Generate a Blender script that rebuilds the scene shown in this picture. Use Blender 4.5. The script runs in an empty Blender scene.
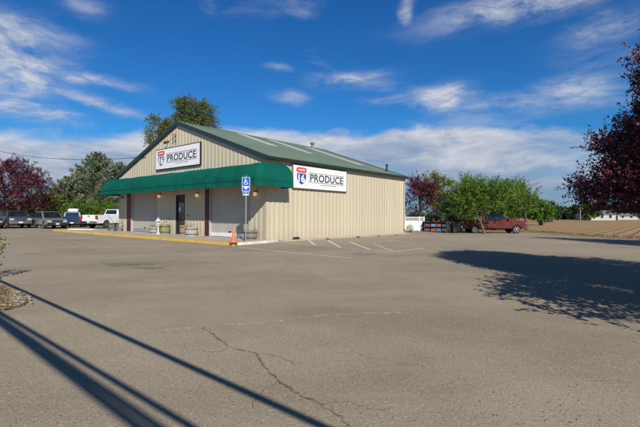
import bpy, bmesh, math, random
import numpy as np
from mathutils import Vector, Matrix
R = math.radians
sc = bpy.context.scene
col = sc.collection
rng = np.random.default_rng(7)
random.seed(5)

# ------------------------------------------------------------------ camera
F = 412.5; CAMZ = 1.42; PITCH = .22; ROLL = .26
cam = bpy.data.objects.new('camera', bpy.data.cameras.new('camera')); col.objects.link(cam)
cam.location = (0, 0, CAMZ)
cam.rotation_euler = (Matrix.Rotation(R(90 + PITCH), 4, 'X') @ Matrix.Rotation(R(ROLL), 4, 'Z')).to_euler()
cam.data.sensor_width = 36; cam.data.lens = F / 640 * 36
cam.data.clip_start = .05; cam.data.clip_end = 6000
sc.camera = cam

def horizon(px): return 215.1 + (px - 320) * math.tan(R(ROLL))
def G(px, py, z=0.0):                       # point of the level z seen at that place of the photograph
    D = F * (CAMZ - z) / (py - horizon(px)); return Vector(((px - 320) / F * D, D, z))
def atd(px, D, z=0.0): return Vector(((px - 320) / F * D, D, z))
def zat(px, py, D): return CAMZ - (py - horizon(px)) * D / F
def ss(a, b, v):
    t = min(1, max(0, (v - a) / (b - a))); return t * t * (3 - 2 * t)
def g(x, y): return -.28 * ss(24, 38, y) * ss(7, 13, x)

# ------------------------------------------------------------------ object helpers
def tag(o, label=None, cat=None, group=None, kind=None):
    if label: o['label'] = label
    if cat: o['category'] = cat
    if group: o['group'] = group
    if kind: o['kind'] = kind
    return o
def empty(name, loc=(0, 0, 0), rz=0, label=None, cat=None, group=None):
    o = bpy.data.objects.new(name, None); col.objects.link(o)
    o.empty_display_size = .2
    o.location = loc; o.rotation_euler = (0, 0, rz)
    return tag(o, label, cat, group)
def children(o): return [c for c in list(bpy.data.objects) if c.parent == o]
def copy_tree(o, parent=None):
    c = o.copy(); col.objects.link(c)
    if parent: c.parent = parent
    for ch in children(o): copy_tree(ch, c)
    return c

class MB:
    def __init__(s): s.v = []; s.f = []
    def add(s, vs, fs):
        n = len(s.v); s.v += [tuple(v) for v in vs]; s.f += [tuple(i + n for i in f) for f in fs]; return s
    def quad(s, a, b, c, d): return s.add([a, b, c, d], [(0, 1, 2, 3)])
    def box(s, x0, x1, y0, y1, z0, z1, m=None):
        vs = [Vector((x, y, z)) for z in (z0, z1) for y in (y0, y1) for x in (x0, x1)]
        if m: vs = [m @ v for v in vs]
        return s.add(vs, [(0, 2, 3, 1), (4, 5, 7, 6), (0, 1, 5, 4), (2, 6, 7, 3), (0, 4, 6, 2), (1, 3, 7, 5)])
    def bar(s, a, b, w, h=None):
        a = Vector(a); b = Vector(b); d = b - a; L = d.length; h = h or w
        m = Matrix.Translation(a) @ d.to_track_quat('X', 'Z').to_matrix().to_4x4()
        return s.box(0, L, -w / 2, w / 2, -h / 2, h / 2, m)
    def tube(s, pts, rad, n=8, cap=True):
        pts = [Vector(p) for p in pts]
        if not hasattr(rad, '__len__'): rad = [rad] * len(pts)
        base = len(s.v); up = Vector((0, 0, 1))
        for i, p in enumerate(pts):
            d = (pts[min(i + 1, len(pts) - 1)] - pts[max(i - 1, 0)]).normalized()
            u = d.cross(up if abs(d.z) < .95 else Vector((1, 0, 0))).normalized(); w = d.cross(u)
            for k in range(n):
                t = 2 * math.pi * k / n; s.v.append(tuple(p + (u * math.cos(t) + w * math.sin(t)) * rad[i]))
        for i in range(len(pts) - 1):
            for k in range(n):
                a = base + i * n + k; b = base + i * n + (k + 1) % n
                s.f.append((a, b, b + n, a + n))
        if cap:
            s.f.append(tuple(base + k for k in range(n))[::-1]); e = base + (len(pts) - 1) * n
            s.f.append(tuple(e + k for k in range(n)))
        return s
    def lathe(s, prof, n=20, c=(0, 0, 0), axis='Z', sy=1):
        base = len(s.v)
        for r, h in prof:
            for k in range(n):
                t = 2 * math.pi * k / n; x, y = r * math.cos(t), r * math.sin(t) * sy
                s.v.append((c[0] + x, c[1] + y, c[2] + h) if axis == 'Z' else (c[0] + x, c[1] + h, c[2] + y))
        for i in range(len(prof) - 1):
            for k in range(n):
                a = base + i * n + k; b = base + i * n + (k + 1) % n
                s.f.append((a, b, b + n, a + n) if axis == 'Z' else (a, a + n, b + n, b))
        s.f.append(tuple(base + k for k in range(n))[::-1]); e = base + (len(prof) - 1) * n
        s.f.append(tuple(e + k for k in range(n)))
        return s
    def prism(s, poly, y0, y1):             # polygon in XZ, extruded along Y
        n = len(poly); vs = [(x, y0, z) for x, z in poly] + [(x, y1, z) for x, z in poly]
        fs = [tuple(range(n)), tuple(range(2 * n - 1, n - 1, -1))] + [(i, i + n, (i + 1) % n + n, (i + 1) % n) for i in range(n)]
        return s.add(vs, fs)
    def build(s, name, mat, parent=None, smooth=False, bevel=0, tri=False):
        me = bpy.data.meshes.new(name); me.from_pydata(s.v, [], s.f); me.materials.append(mat)
        bm = bmesh.new(); bm.from_mesh(me)
        bmesh.ops.recalc_face_normals(bm, faces=bm.faces)
        if bevel:
            es = [e for e in bm.edges if len(e.link_faces) == 2 and e.calc_face_angle() > .6]
            bmesh.ops.bevel(bm, geom=es, offset=bevel, segments=2, affect='EDGES', clamp_overlap=True)
        bm.to_mesh(me); bm.free()
        if smooth:
            me.polygons.foreach_set('use_smooth', [True] * len(me.polygons))
            try: me.set_sharp_from_angle(angle=R(38))
            except Exception: pass
        o = bpy.data.objects.new(name, me); col.objects.link(o)
        if parent: o.parent = parent
        return o

def text_obj(name, txt, size, mat, parent, loc, width=None, bold=0.0, ext=.004, space=1.0, zs=1.0):
    cu = bpy.data.curves.new('t', 'FONT'); cu.body = txt; cu.size = size; cu.align_x = 'CENTER'; cu.align_y = 'CENTER'
    cu.extrude = ext; cu.offset = bold; cu.space_character = space; cu.resolution_u = 4
    t = bpy.data.objects.new('t', cu); col.objects.link(t); bpy.context.view_layer.update()
    me = bpy.data.meshes.new_from_object(t.evaluated_get(bpy.context.evaluated_depsgraph_get()))
    bpy.data.objects.remove(t); me.name = name
    me.materials.clear(); me.materials.append(mat)
    co = np.zeros(len(me.vertices) * 3); me.vertices.foreach_get('co', co); co = co.reshape(-1, 3)
    cx = (co[:, 0].min() + co[:, 0].max()) / 2; cy = (co[:, 1].min() + co[:, 1].max()) / 2
    k = width / (co[:, 0].max() - co[:, 0].min()) if width else 1
    out = np.stack([(co[:, 0] - cx) * k, -co[:, 2], (co[:, 1] - cy) * zs], 1)
    me.vertices.foreach_set('co', out.ravel()); me.update()
    o = bpy.data.objects.new(name, me); col.objects.link(o); o.parent = parent; o.location = loc
    return o

# ------------------------------------------------------------------ materials
def newmat(name):
    m = bpy.data.materials.new(name); m.use_nodes = True
    nt = m.node_tree; b = nt.nodes['Principled BSDF']; return m, nt, b
def N(nt, t, **k):
    n = nt.nodes.new(t)
    for a, v in k.items():
        if a.startswith('i_'):
            key = a[2:]; key = int(key) if key.isdigit() else key.replace('_', ' ')
            n.inputs[key].default_value = v
        else: setattr(n, a, v)
    return n
def mathn(nt, op, a, b=None, clamp=False):
    n = nt.nodes.new('ShaderNodeMath'); n.operation = op; n.use_clamp = clamp
    for i, v in enumerate((a, b)):
        if v is None: continue
        if isinstance(v, (int, float)): n.inputs[i].default_value = v
        else: nt.links.new(v, n.inputs[i])
    return n.outputs[0]
def mixc(nt, f, a, b, mode='MIX'):
    n = nt.nodes.new('ShaderNodeMix'); n.data_type = 'RGBA'; n.blend_type = mode
    for k, v in ((0, f), (6, a), (7, b)):
        if isinstance(v, (int, float)): n.inputs[k].default_value = v
        elif isinstance(v, tuple): n.inputs[k].default_value = v if len(v) == 4 else v + (1,)
        else: nt.links.new(v, n.inputs[k])
    return n.outputs[2]
def ramp(nt, src, stops):
    n = nt.nodes.new('ShaderNodeValToRGB'); nt.links.new(src, n.inputs[0]); e = n.color_ramp.elements
    while len(e) < len(stops): e.new(.5)
    for i, (p, c) in enumerate(stops):
        e[i].position = p; e[i].color = (c, c, c, 1) if isinstance(c, (int, float)) else c + (1,)
    return n.outputs[0]
def noise(nt, vec, scale, detail=4, rough=.55, dist=0):
    n = N(nt, 'ShaderNodeTexNoise'); n.inputs['Scale'].default_value = scale; n.inputs['Detail'].default_value = detail
    n.inputs['Roughness'].default_value = rough; n.inputs['Distortion'].default_value = dist
    if vec is not None: nt.links.new(vec, n.inputs['Vector'])
    return n.outputs[0]
def mapping(nt, vec, scale=(1, 1, 1), rot=(0, 0, 0), loc=(0, 0, 0)):
    n = N(nt, 'ShaderNodeMapping'); n.inputs['Scale'].default_value = scale; n.inputs['Rotation'].default_value = rot
    n.inputs['Location'].default_value = loc; nt.links.new(vec, n.inputs['Vector']); return n.outputs[0]
def bumpto(nt, b, h, strength=.3, dist=.01):
    n = N(nt, 'ShaderNodeBump'); n.inputs['Strength'].default_value = strength; n.inputs['Distance'].default_value = dist
    nt.links.new(h, n.inputs['Height']); nt.links.new(n.outputs[0], b.inputs['Normal'])
def pm(name, c, rough=.6, var=.12, scale=3, metal=0, bump=0, bscale=40, coat=0, spec=.5, stretch=(1, 1, 1), dirt=None, dirtamt=.3):
    m, nt, b = newmat(name); tc = N(nt, 'ShaderNodeTexCoord').outputs['Object']
    v = mapping(nt, tc, stretch)
    n1 = noise(nt, v, scale, 6, .6)
    hi = tuple(min(1, x * (1 + var)) for x in c); lo = tuple(x * (1 - var) for x in c)
    cc = ramp(nt, n1, [(.3, lo), (.7, hi)])
    if dirt:
        n2 = noise(nt, mapping(nt, tc, stretch, loc=(7, 3, 1)), scale * .7, 8, .7)
        cc = mixc(nt, mathn(nt, 'MULTIPLY', ramp(nt, n2, [(.45, 0.), (.72, 1.)]), dirtamt), cc, dirt)
    nt.links.new(cc, b.inputs['Base Color'])
    b.inputs['Roughness'].default_value = rough; b.inputs['Metallic'].default_value = metal
    b.inputs['Specular IOR Level'].default_value = spec
    if coat: b.inputs['Coat Weight'].default_value = coat; b.inputs['Coat Roughness'].default_value = .08
    if bump: bumpto(nt, b, noise(nt, v, bscale, 6, .6), bump, .02)
    return m

BEIGE = (.52, .462, .345)
M = {}
M['wall'] = pm('beige_steel_siding', BEIGE, .45, .05, .6, stretch=(1, 1, .25), dirt=(.36, .29, .19), dirtamt=.28)
m, nt, b = newmat('beige_steel_siding'); M['wall'] = m
tc = N(nt, 'ShaderNodeTexCoord').outputs['Object']; sxyz = N(nt, 'ShaderNodeSeparateXYZ'); nt.links.new(tc, sxyz.inputs[0])
cl = mathn(nt, 'ADD', mathn(nt, 'FLOOR', mathn(nt, 'DIVIDE', sxyz.outputs[0], 1.08)), mathn(nt, 'MULTIPLY', mathn(nt, 'FLOOR', mathn(nt, 'DIVIDE', sxyz.outputs[1], 1.08)), 17.3))
wn = N(nt, 'ShaderNodeTexWhiteNoise', noise_dimensions='1D'); nt.links.new(cl, wn.inputs['W'])
cc = ramp(nt, noise(nt, mapping(nt, tc, (1, 1, .2)), .6, 6, .6), [(.3, tuple(x * .95 for x in BEIGE)), (.7, tuple(x * 1.04 for x in BEIGE))])
cc = mixc(nt, 1., cc, ramp(nt, wn.outputs[0], [(0, .95), (1, 1.03)]), 'MULTIPLY')
streak = ramp(nt, noise(nt, mapping(nt, tc, (3.5, 3.5, .16)), 1.3, 8, .7), [(.5, 0.), (.8, 1.)])
cc = mixc(nt, mathn(nt, 'MULTIPLY', streak, .2), cc, (.33, .27, .18))
spl = N(nt, 'ShaderNodeMapRange'); nt.links.new(mathn(nt, 'ADD', sxyz.outputs[2], mathn(nt, 'MULTIPLY', mathn(nt, 'SUBTRACT', noise(nt, tc, 4, 6, .7), .5), .9)), spl.inputs[0]); spl.inputs[1].default_value = .55; spl.inputs[2].default_value = 0.
cc = mixc(nt, mathn(nt, 'MULTIPLY', spl.outputs[0], .3), cc, (.34, .27, .18))
nt.links.new(cc, b.inputs['Base Color']); b.inputs['Roughness'].default_value = .42; b.inputs['Specular IOR Level'].default_value = .4
bumpto(nt, b, noise(nt, mapping(nt, tc, (1, 1, .5)), 1.6, 3), .12, .05)
M['trim'] = pm('beige_trim', (.45, .4, .31), .5, .06, 2)
M['roof'] = pm('sage_roof_steel', (.175, .232, .182), .45, .12, .5, dirt=(.22, .26, .22), dirtamt=.4)
M['fascia'] = pm('dark_green_trim', (.018, .036, .028), .4, .1, 2)
M['sky_panel'] = pm('translucent_roof_panel', (.5, .52, .46), .4, .08, 2, dirt=(.4, .4, .33))
M['maroon'] = pm('maroon_paint', (.075, .012, .016), .5, .15, 2)
M['shutter'] = pm('grey_roller_steel', (.43, .41, .375), .5, .05, 1.2, dirt=(.3, .29, .26))
M['white'] = pm('white_paint', (.74, .74, .73), .5, .05, 3, dirt=(.5, .48, .44), dirtamt=.35)
M['signwhite'] = pm('white_sign_face', (.8, .8, .82), .4, .03, 3)
M['farwall'] = pm('pale_grey_barn_wall', (.42, .42, .4), .6, .1, 2)
M['black'] = pm('black_paint', (.018, .018, .02), .5, .1, 4)
M['darkmetal'] = pm('dark_metal', (.04, .04, .045), .4, .1, 5, metal=.6)
M['alu'] = pm('galvanised_steel', (.5, .52, .53), .4, .1, 10, metal=.7)
M['darkalu'] = pm('weathered_vent_steel', (.22, .22, .21), .5, .2, 10, metal=.4)
M['concrete'] = pm('concrete', (.46, .405, .33), .85, .12, 1.5, bump=.3, bscale=60, dirt=(.2, .18, .15), dirtamt=.5)
M['yellow'] = pm('yellow_kerb_paint', (.72, .45, .045), .65, .12, 3, bump=.2, dirt=(.4, .33, .2), dirtamt=.75)
M['kerbwhite'] = pm('white_kerb_paint', (.7, .67, .6), .7, .08, 3, bump=.2, dirt=(.4, .36, .3), dirtamt=.6)
M['bark'] = pm('bark', (.11, .085, .062), .9, .3, 6, bump=.6, bscale=20, stretch=(1, 1, .3))
M['palebark'] = pm('pale_bark', (.25, .2, .15), .9, .25, 6, bump=.5, bscale=20, stretch=(1, 1, .3))
M['wood'] = pm('weathered_wood', (.2, .175, .15), .85, .25, 8, bump=.4, bscale=30, stretch=(1, 1, .2))
M['greenwood'] = pm('green_stained_wood', (.22, .23, .115), .85, .2, 8, bump=.4, stretch=(1, 1, .2))
M['brownwood'] = pm('brown_wood', (.26, .19, .12), .85, .2, 8, bump=.4, stretch=(1, 1, .2))
M['greywood'] = pm('grey_wood', (.36, .33, .32), .85, .2, 8, bump=.4, stretch=(1, 1, .2))
M['soil'] = pm('potting_soil', (.05, .035, .025), .95, .3, 20, bump=.6)
M['stone'] = pm('white_cast_stone', (.5, .48, .44), .75, .1, 6, bump=.2)
M['rock'] = pm('field_stone', (.17, .13, .1), .9, .3, 12, bump=.5)
M['rubber'] = pm('tyre_rubber', (.022, .022, .023), .8, .2, 12)
M['rim'] = pm('alloy_rim', (.45, .46, .47), .3, .08, 8, metal=.8)
M['plastic'] = pm('black_plastic', (.02, .02, .022), .45, .15, 8)
M['chrome'] = pm('chrome', (.6, .61, .62), .15, .05, 5, metal=1)
M['red_lens'] = pm('red_lens', (.35, .01, .01), .2, .1, 5, coat=.5)
M['lamp_lens'] = pm('headlight_lens', (.36, .38, .4), .12, .05, 5, coat=.7)
M['plate'] = pm('plate_white', (.6, .6, .58), .5, .05, 5)
M['blue'] = pm('sign_blue', (.012, .07, .44), .4, .05, 5)
M['shieldblue'] = pm('shield_blue', (.03, .065, .3), .45, .05, 5)
M['shieldfade'] = pm('faded_shield_blue', (.16, .2, .27), .5, .15, 5)
M['signred'] = pm('sign_red', (.62, .06, .045), .45, .08, 5)
M['ink'] = pm('sign_grey_lettering', (.075, .08, .095), .5, .08, 5)
M['palegreen'] = pm('sign_leaf_green', (.4, .55, .25), .5, .1, 5)
M['orange'] = pm('orange_plastic', (.78, .17, .06), .5, .08, 6, dirt=(.4, .15, .08))
M['binblack'] = pm('dark_bin_plastic', (.02, .024, .028), .5, .2, 5)
M['bingreen'] = pm('dark_green_plastic', (.02, .045, .04), .5, .2, 5)
for nm, c in dict(c_red=(.22, .025, .02), c_blue=(.025, .1, .22), c_purple=(.1, .025, .06), c_brown=(.14, .04, .03), c_cyan=(.05, .15, .26), c_dark=(.03, .03, .045)).items():  # crate colours darkened: the shade on the rack is put into them
    M[nm] = pm('crate_' + nm[2:], c, .5, .15, 6)
def carpaint(nm, c, metal=.3, coat=.8): return pm(nm, c, .36, .03, 2, metal=metal, coat=coat, spec=.5 if coat > .5 else .3)
M['p_white'] = carpaint('white_car_paint', (.72, .73, .74), 0)
M['p_red'] = carpaint('dark_red_car_paint', (.1, .008, .006), 0, .25)
M['p_silver'] = carpaint('silver_car_paint', (.27, .29, .31), .5)
M['p_slate'] = carpaint('slate_blue_car_paint', (.085, .115, .155), .5)
M['p_blue'] = carpaint('dark_blue_car_paint', (.012, .04, .1), .3)

m, nt, b = newmat('window_glass'); M['glass'] = m
tc = N(nt, 'ShaderNodeTexCoord').outputs['Object']
nt.links.new(ramp(nt, noise(nt, tc, 2, 3), [(.3, (.006, .008, .01)), (.7, (.02, .025, .03))]), b.inputs['Base Color'])
b.inputs['Roughness'].default_value = .04; b.inputs['Specular IOR Level'].default_value = .8
m, nt, b = newmat('lit_lamp_glass'); M['lampglass'] = m
tc = N(nt, 'ShaderNodeTexCoord').outputs['Object']
cc = ramp(nt, noise(nt, tc, 12, 2), [(.3, (1, .5, .26)), (.7, (1, .66, .42))])
nt.links.new(cc, b.inputs['Base Color']); nt.links.new(cc, b.inputs['Emission Color']); b.inputs['Emission Strength'].default_value = .4
m, nt, b = newmat('awning_canvas'); M['awning'] = m
tc = N(nt, 'ShaderNodeTexCoord').outputs['Object']
n1 = noise(nt, tc, 1.1, 5, .6); cc = ramp(nt, n1, [(.3, (.0012, .074, .054)), (.7, (.003, .112, .083))])
nt.links.new(cc, b.inputs['Base Color']); b.inputs['Roughness'].default_value = .8; b.inputs['Specular IOR Level'].default_value = .12
bumpto(nt, b, mathn(nt, 'ADD', noise(nt, mapping(nt, tc, (1, .35, 1)), 3, 3), mathn(nt, 'MULTIPLY', noise(nt, tc, 90, 2), .1)), .35, .04)

# asphalt ------------------------------------------------------------
m, nt, b = newmat('worn_asphalt'); M['asphalt'] = m
tc = N(nt, 'ShaderNodeTexCoord').outputs['Object']
big = noise(nt, tc, .13, 5, .6, .4); mid = noise(nt, tc, .9, 6, .65, .2); fine = noise(nt, tc, 38, 6, .75)
cc = ramp(nt, big, [(.3, (.278, .232, .167)), (.55, (.325, .272, .199)), (.75, (.372, .316, .234))])
cc = mixc(nt, .55, cc, ramp(nt, mid, [(.25, (.236, .198, .147)), (.5, (.316, .266, .196)), (.8, (.39, .332, .248))]))
lane = ramp(nt, noise(nt, mapping(nt, tc, (.3, .75, 1), rot=(0, 0, R(25)), loc=(5, 2, 0)), .6, 5, .55, .6), [(.3, .84), (.5, 1.), (.72, 1.13)])
cc = mixc(nt, 1., cc, lane, 'MULTIPLY')
# aggregate stones: light and dark grains
vo = N(nt, 'ShaderNodeTexVoronoi'); vo.inputs['Scale'].default_value = 55; nt.links.new(tc, vo.inputs['Vector'])
sep = N(nt, 'ShaderNodeSeparateColor'); nt.links.new(vo.outputs['Color'], sep.inputs[0])
grain = mathn(nt, 'MULTIPLY', ramp(nt, vo.outputs['Distance'], [(.2, 1.), (.5, 0.)]), 1.)
lightg = mathn(nt, 'MULTIPLY', grain, ramp(nt, sep.outputs[0], [(.62, 0.), (.95, 1.)]))
darkg = mathn(nt, 'MULTIPLY', grain, ramp(nt, sep.outputs[1], [(.6, 0.), (.9, 1.)]))
cc = mixc(nt, mathn(nt, 'MULTIPLY', lightg, .65), cc, (.62, .56, .47))
cc = mixc(nt, mathn(nt, 'MULTIPLY', darkg, .65), cc, (.06, .05, .042))
cc = mixc(nt, 1., cc, ramp(nt, fine, [(.25, .68), (.5, 1.), (.8, 1.28)]), 'MULTIPLY')
# scattered bigger stones
v2 = N(nt, 'ShaderNodeTexVoronoi'); v2.inputs['Scale'].default_value = 9; nt.links.new(tc, v2.inputs['Vector'])
s2 = N(nt, 'ShaderNodeSeparateColor'); nt.links.new(v2.outputs['Color'], s2.inputs[0])
sp = mathn(nt, 'MULTIPLY', ramp(nt, v2.outputs['Distance'], [(.06, 1.), (.12, 0.)]), ramp(nt, s2.outputs[0], [(.72, 0.), (.74, 1.)]))
cc = mixc(nt, mathn(nt, 'MULTIPLY', sp, .8), cc, ramp(nt, s2.outputs[1], [(.4, (.05, .04, .035)), (.5, (.46, .41, .34))]))
# oil and tyre stains
st = ramp(nt, noise(nt, mapping(nt, tc, (.5, .9, 1), loc=(3, 9, 0)), .55, 4, .6), [(.62, 0.), (.75, 1.)])
cc = mixc(nt, mathn(nt, 'MULTIPLY', st, .4), cc, (.1, .087, .072))
tm = noise(nt, mapping(nt, tc, (.12, 2.2, 1), rot=(0, 0, R(-33))), .8, 4, .6)
cc = mixc(nt, mathn(nt, 'MULTIPLY', ramp(nt, tm, [(.56, 0.), (.72, 1.)]), .22), cc, (.4, .355, .295))
# hairline cracks
wob = N(nt, 'ShaderNodeTexNoise'); wob.inputs['Scale'].default_value = 1.6; wob.inputs['Detail'].default_value = 6; nt.links.new(tc, wob.inputs['Vector'])
mixv = nt.nodes.new('ShaderNodeVectorMath'); mixv.operation = 'MULTIPLY_ADD'
nt.links.new(wob.outputs['Color'], mixv.inputs[0]); mixv.inputs[1].default_value = (1.1, 1.1, 0); nt.links.new(tc, mixv.inputs[2])
v3 = N(nt, 'ShaderNodeTexVoronoi'); v3.feature = 'DISTANCE_TO_EDGE'; v3.inputs['Scale'].default_value = .16; nt.links.new(mixv.outputs[0], v3.inputs['Vector'])
cr = mathn(nt, 'MULTIPLY', ramp(nt, v3.outputs['Distance'], [(.0008, 1.), (.0028, 0.)]), ramp(nt, noise(nt, tc, .35, 3), [(.52, 0.), (.64, 1.)]))
cc = mixc(nt, mathn(nt, 'MULTIPLY', cr, .35), cc, (.06, .052, .042))
nt.links.new(cc, b.inputs['Base Color']); b.inputs['Roughness'].default_value = .92; b.inputs['Specular IOR Level'].default_value = .3
hh = mathn(nt, 'ADD', mathn(nt, 'MULTIPLY', fine, 1.), mathn(nt, 'MULTIPLY', grain, .5))
hh = mathn(nt, 'ADD', hh, mathn(nt, 'MULTIPLY', mid, 2.))
bumpto(nt, b, hh, .32, .01)

def earth(name, c1, c2, c3, sc1=.25, sc2=9):
    m, nt, b = newmat(name); tc = N(nt, 'ShaderNodeTexCoord').outputs['Object']
    a = ramp(nt, noise(nt, tc, sc1, 6, .6), [(.3, c1), (.7, c2)])
    f = noise(nt, tc, sc2, 8, .7)
    a = mixc(nt, ramp(nt, f, [(.45, 0.), (.7, 1.)]), a, c3)
    nt.links.new(a, b.inputs['Base Color']); b.inputs['Roughness'].default_value = .95; b.inputs['Specular IOR Level'].default_value = .15
    bumpto(nt, b, f, .6, .05); return m
M['ground'] = earth('dry_ground', (.3, .225, .14), (.22, .19, .1), (.36, .28, .18))
M['field'] = earth('tilled_soil', (.35, .24, .12), (.4, .275, .145), (.29, .195, .095), .03, 4)
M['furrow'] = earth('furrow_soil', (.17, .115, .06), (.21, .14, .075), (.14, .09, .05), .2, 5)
M['mulch'] = earth('straw_mulch', (.24, .18, .11), (.31, .235, .145), (.1, .075, .05), 2, 14)
def leafmat(name, c0, c1, c2, trans=.3, rough=.5):
    m, nt, b = newmat(name)
    at = N(nt, 'ShaderNodeAttribute'); at.attribute_name = 'v'
    cc = ramp(nt, at.outputs['Fac'], [(0, c0), (.55, c1), (1, c2)])
    nt.links.new(cc, b.inputs['Base Color']); b.inputs['Roughness'].default_value = rough; b.inputs['Specular IOR Level'].default_value = .35
    tr = N(nt, 'ShaderNodeBsdfTranslucent'); mx = N(nt, 'ShaderNodeMixShader'); mx.inputs[0].default_value = trans
    nt.links.new(cc, tr.inputs[0]); nt.links.new(b.outputs[0], mx.inputs[1]); nt.links.new(tr.outputs[0], mx.inputs[2])
    nt.links.new(mx.outputs[0], nt.nodes['Material Output'].inputs[0]); return m
M['plum'] = leafmat('plum_leaf', (.028, .008, .012), (.095, .024, .036), (.27, .1, .12), .25, .4)
M['plumnear'] = leafmat('near_plum_leaf', (.03, .009, .013), (.115, .032, .045), (.36, .15, .17), .25, .4)
M['conif'] = leafmat('conifer_leaf', (.06, .09, .042), (.165, .205, .115), (.37, .405, .26), .15, .6)
M['green'] = leafmat('green_leaf', (.035, .085, .012), (.13, .23, .03), (.29, .42, .06), .4)
M['yellowg'] = leafmat('yellow_green_leaf', (.07, .1, .012), (.22, .25, .035), (.42, .4, .08), .35)
M['olive'] = leafmat('olive_leaf', (.05, .055, .018), (.125, .165, .05), (.26, .25, .09), .3)
M['far'] = leafmat('far_leaf', (.02, .05, .015), (.045, .09, .025), (.09, .13, .045), .25)
M['straw'] = leafmat('dry_straw', (.13, .095, .055), (.27, .205, .12), (.42, .34, .2), .2)

# ------------------------------------------------------------------ foliage
def leaf_mesh(name, P, T, L, W, mat, parent=None, fold=0):
    n = len(P)
    rv = rng.normal(size=(n, 3)); S = np.cross(T, rv); S /= np.linalg.norm(S, axis=1, keepdims=True) + 1e-9
    L = np.asarray(L)[:, None]; W = np.asarray(W)[:, None]
    V = np.stack([P - T * L * .5, P + S * W * .5 - T * L * .08, P + T * L * .5, P - S * W * .5 - T * L * .08], 1).reshape(-1, 3)
    me = bpy.data.meshes.new(name)
    me.vertices.add(4 * n); me.vertices.foreach_set('co', V.ravel())
    me.loops.add(4 * n); me.loops.foreach_set('vertex_index', np.arange(4 * n))
    me.polygons.add(n); me.polygons.foreach_set('loop_start', np.arange(n) * 4); me.polygons.foreach_set('loop_total', np.full(n, 4))
    me.update(calc_edges=True)
    at = me.attributes.new('v', 'FLOAT', 'FACE')
    me.materials.append(mat)
    o = bpy.data.objects.new(name, me); col.objects.link(o)
    if parent: o.parent = parent
    return o, at
def unit(a): return a / (np.linalg.norm(a, axis=-1, keepdims=True) + 1e-9)
def crown(parent, blobs, ntw, per, leaf, mat, twig=.6, up=.25, zmin=None, hole=.3, name='crown', shell=.5, aspect=.55, spread=.28, droop=0, lump=.2, tonev=.17):
    bl = np.array(blobs, float); w = (bl[:, 3] * bl[:, 4] * bl[:, 5]) ** .67; w /= w.sum()
    k = rng.choice(len(bl), ntw, p=w); d = unit(rng.normal(size=(ntw, 3)))
    fr = rng.normal(size=(6, 3)) * 2.2; ph = rng.uniform(0, 6.3, 6)
    mod = 1 + lump * np.sin(d @ fr.T + ph + k[:, None] * 1.7).sum(1) / 2.4
    rr = (shell + (1 - shell) * rng.random(ntw) ** .6) * mod
    C = bl[k, :3]; P = C + d * bl[k, 3:6] * rr[:, None]
    ex = bl[:, 3:6].mean(); f3 = rng.normal(size=(7, 3)) * 3.2 / ex; p3 = rng.uniform(0, 6.3, 7)
    den = np.sin(P @ f3.T + p3).sum(1) / 3.7
    keep = den > np.quantile(den, hole)
    if zmin is not None: keep &= P[:, 2] > zmin + rng.random(ntw) * .25
    P = P[keep]; d = d[keep]; n = len(P)
    D = unit(d + rng.normal(size=(n, 3)) * .55 + np.array([0, 0, up])); TL = twig * rng.uniform(.5, 1.35, n)
    tone = rng.normal(0, tonev, n)
    t = rng.random((n, per)); Q = P[:, None] + D[:, None] * (t * TL[:, None])[:, :, None]
    Q[:, :, 2] -= droop * t ** 2 * TL[:, None]
    Q = Q + rng.normal(size=(n, per, 3)) * (spread * twig * (1 - .55 * t))[:, :, None]
    T = unit(D[:, None] * .7 + rng.normal(size=(n, per, 3)) * .6)
    m_ = n * per; Q = Q.reshape(-1, 3); T = T.reshape(-1, 3); tn_ = np.repeat(tone, per)
    if zmin is not None: kk = Q[:, 2] > zmin - .06 + .1 * rng.random(m_); Q = Q[kk]; T = T[kk]; tn_ = tn_[kk]; m_ = len(Q)
    LL = leaf * rng.uniform(.65, 1.3, m_)
    o, at = leaf_mesh(name, Q, T, LL, LL * aspect, mat, parent)
    v = np.clip(.45 + tn_ + rng.normal(0, .16, m_), 0, 1)
    at.data.foreach_set('value', v.astype(np.float32)); return o, P
def trunk(parent, base, top, r0, tips, mat, r1=.35, name='trunk', limbs=10, n=8):
    mb = MB(); base = Vector(base); top = Vector(top)
    pts = []; rad = []
    for i in range(7):
        t = i / 6; p = base.lerp(top, t); p.x += math.sin(t * 5 + base.x) * .03 * (top - base).length; p.y += math.cos(t * 4 + base.y) * .02 * (top - base).length * t
        pts.append(p); rad.append(r0 * (1.35 if i == 0 else 1 - (1 - r1) * t))
    mb.tube(pts, rad, n)
    idx = rng.choice(len(tips), min(limbs, len(tips)), replace=False)
    for j in idx:
        e = Vector(tips[j]); t = random.uniform(.45, 1); s0 = pts[min(6, int(t * 6))]
        if e.z < s0.z - .2: s0 = pts[3]
        m1 = s0.lerp(e, .5) + Vector((random.uniform(-.1, .1), random.uniform(-.1, .1), .12)) * (e - s0).length * .5
        rr = rad[min(6, int(t * 6))] * .55
        mb.tube([s0, s0.lerp(m1, .5) + Vector((0, 0, .03)), m1, e], [rr, rr * .75, rr * .5, rr * .15], 6)
    return mb.build(name, mat, parent, smooth=True)
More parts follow.
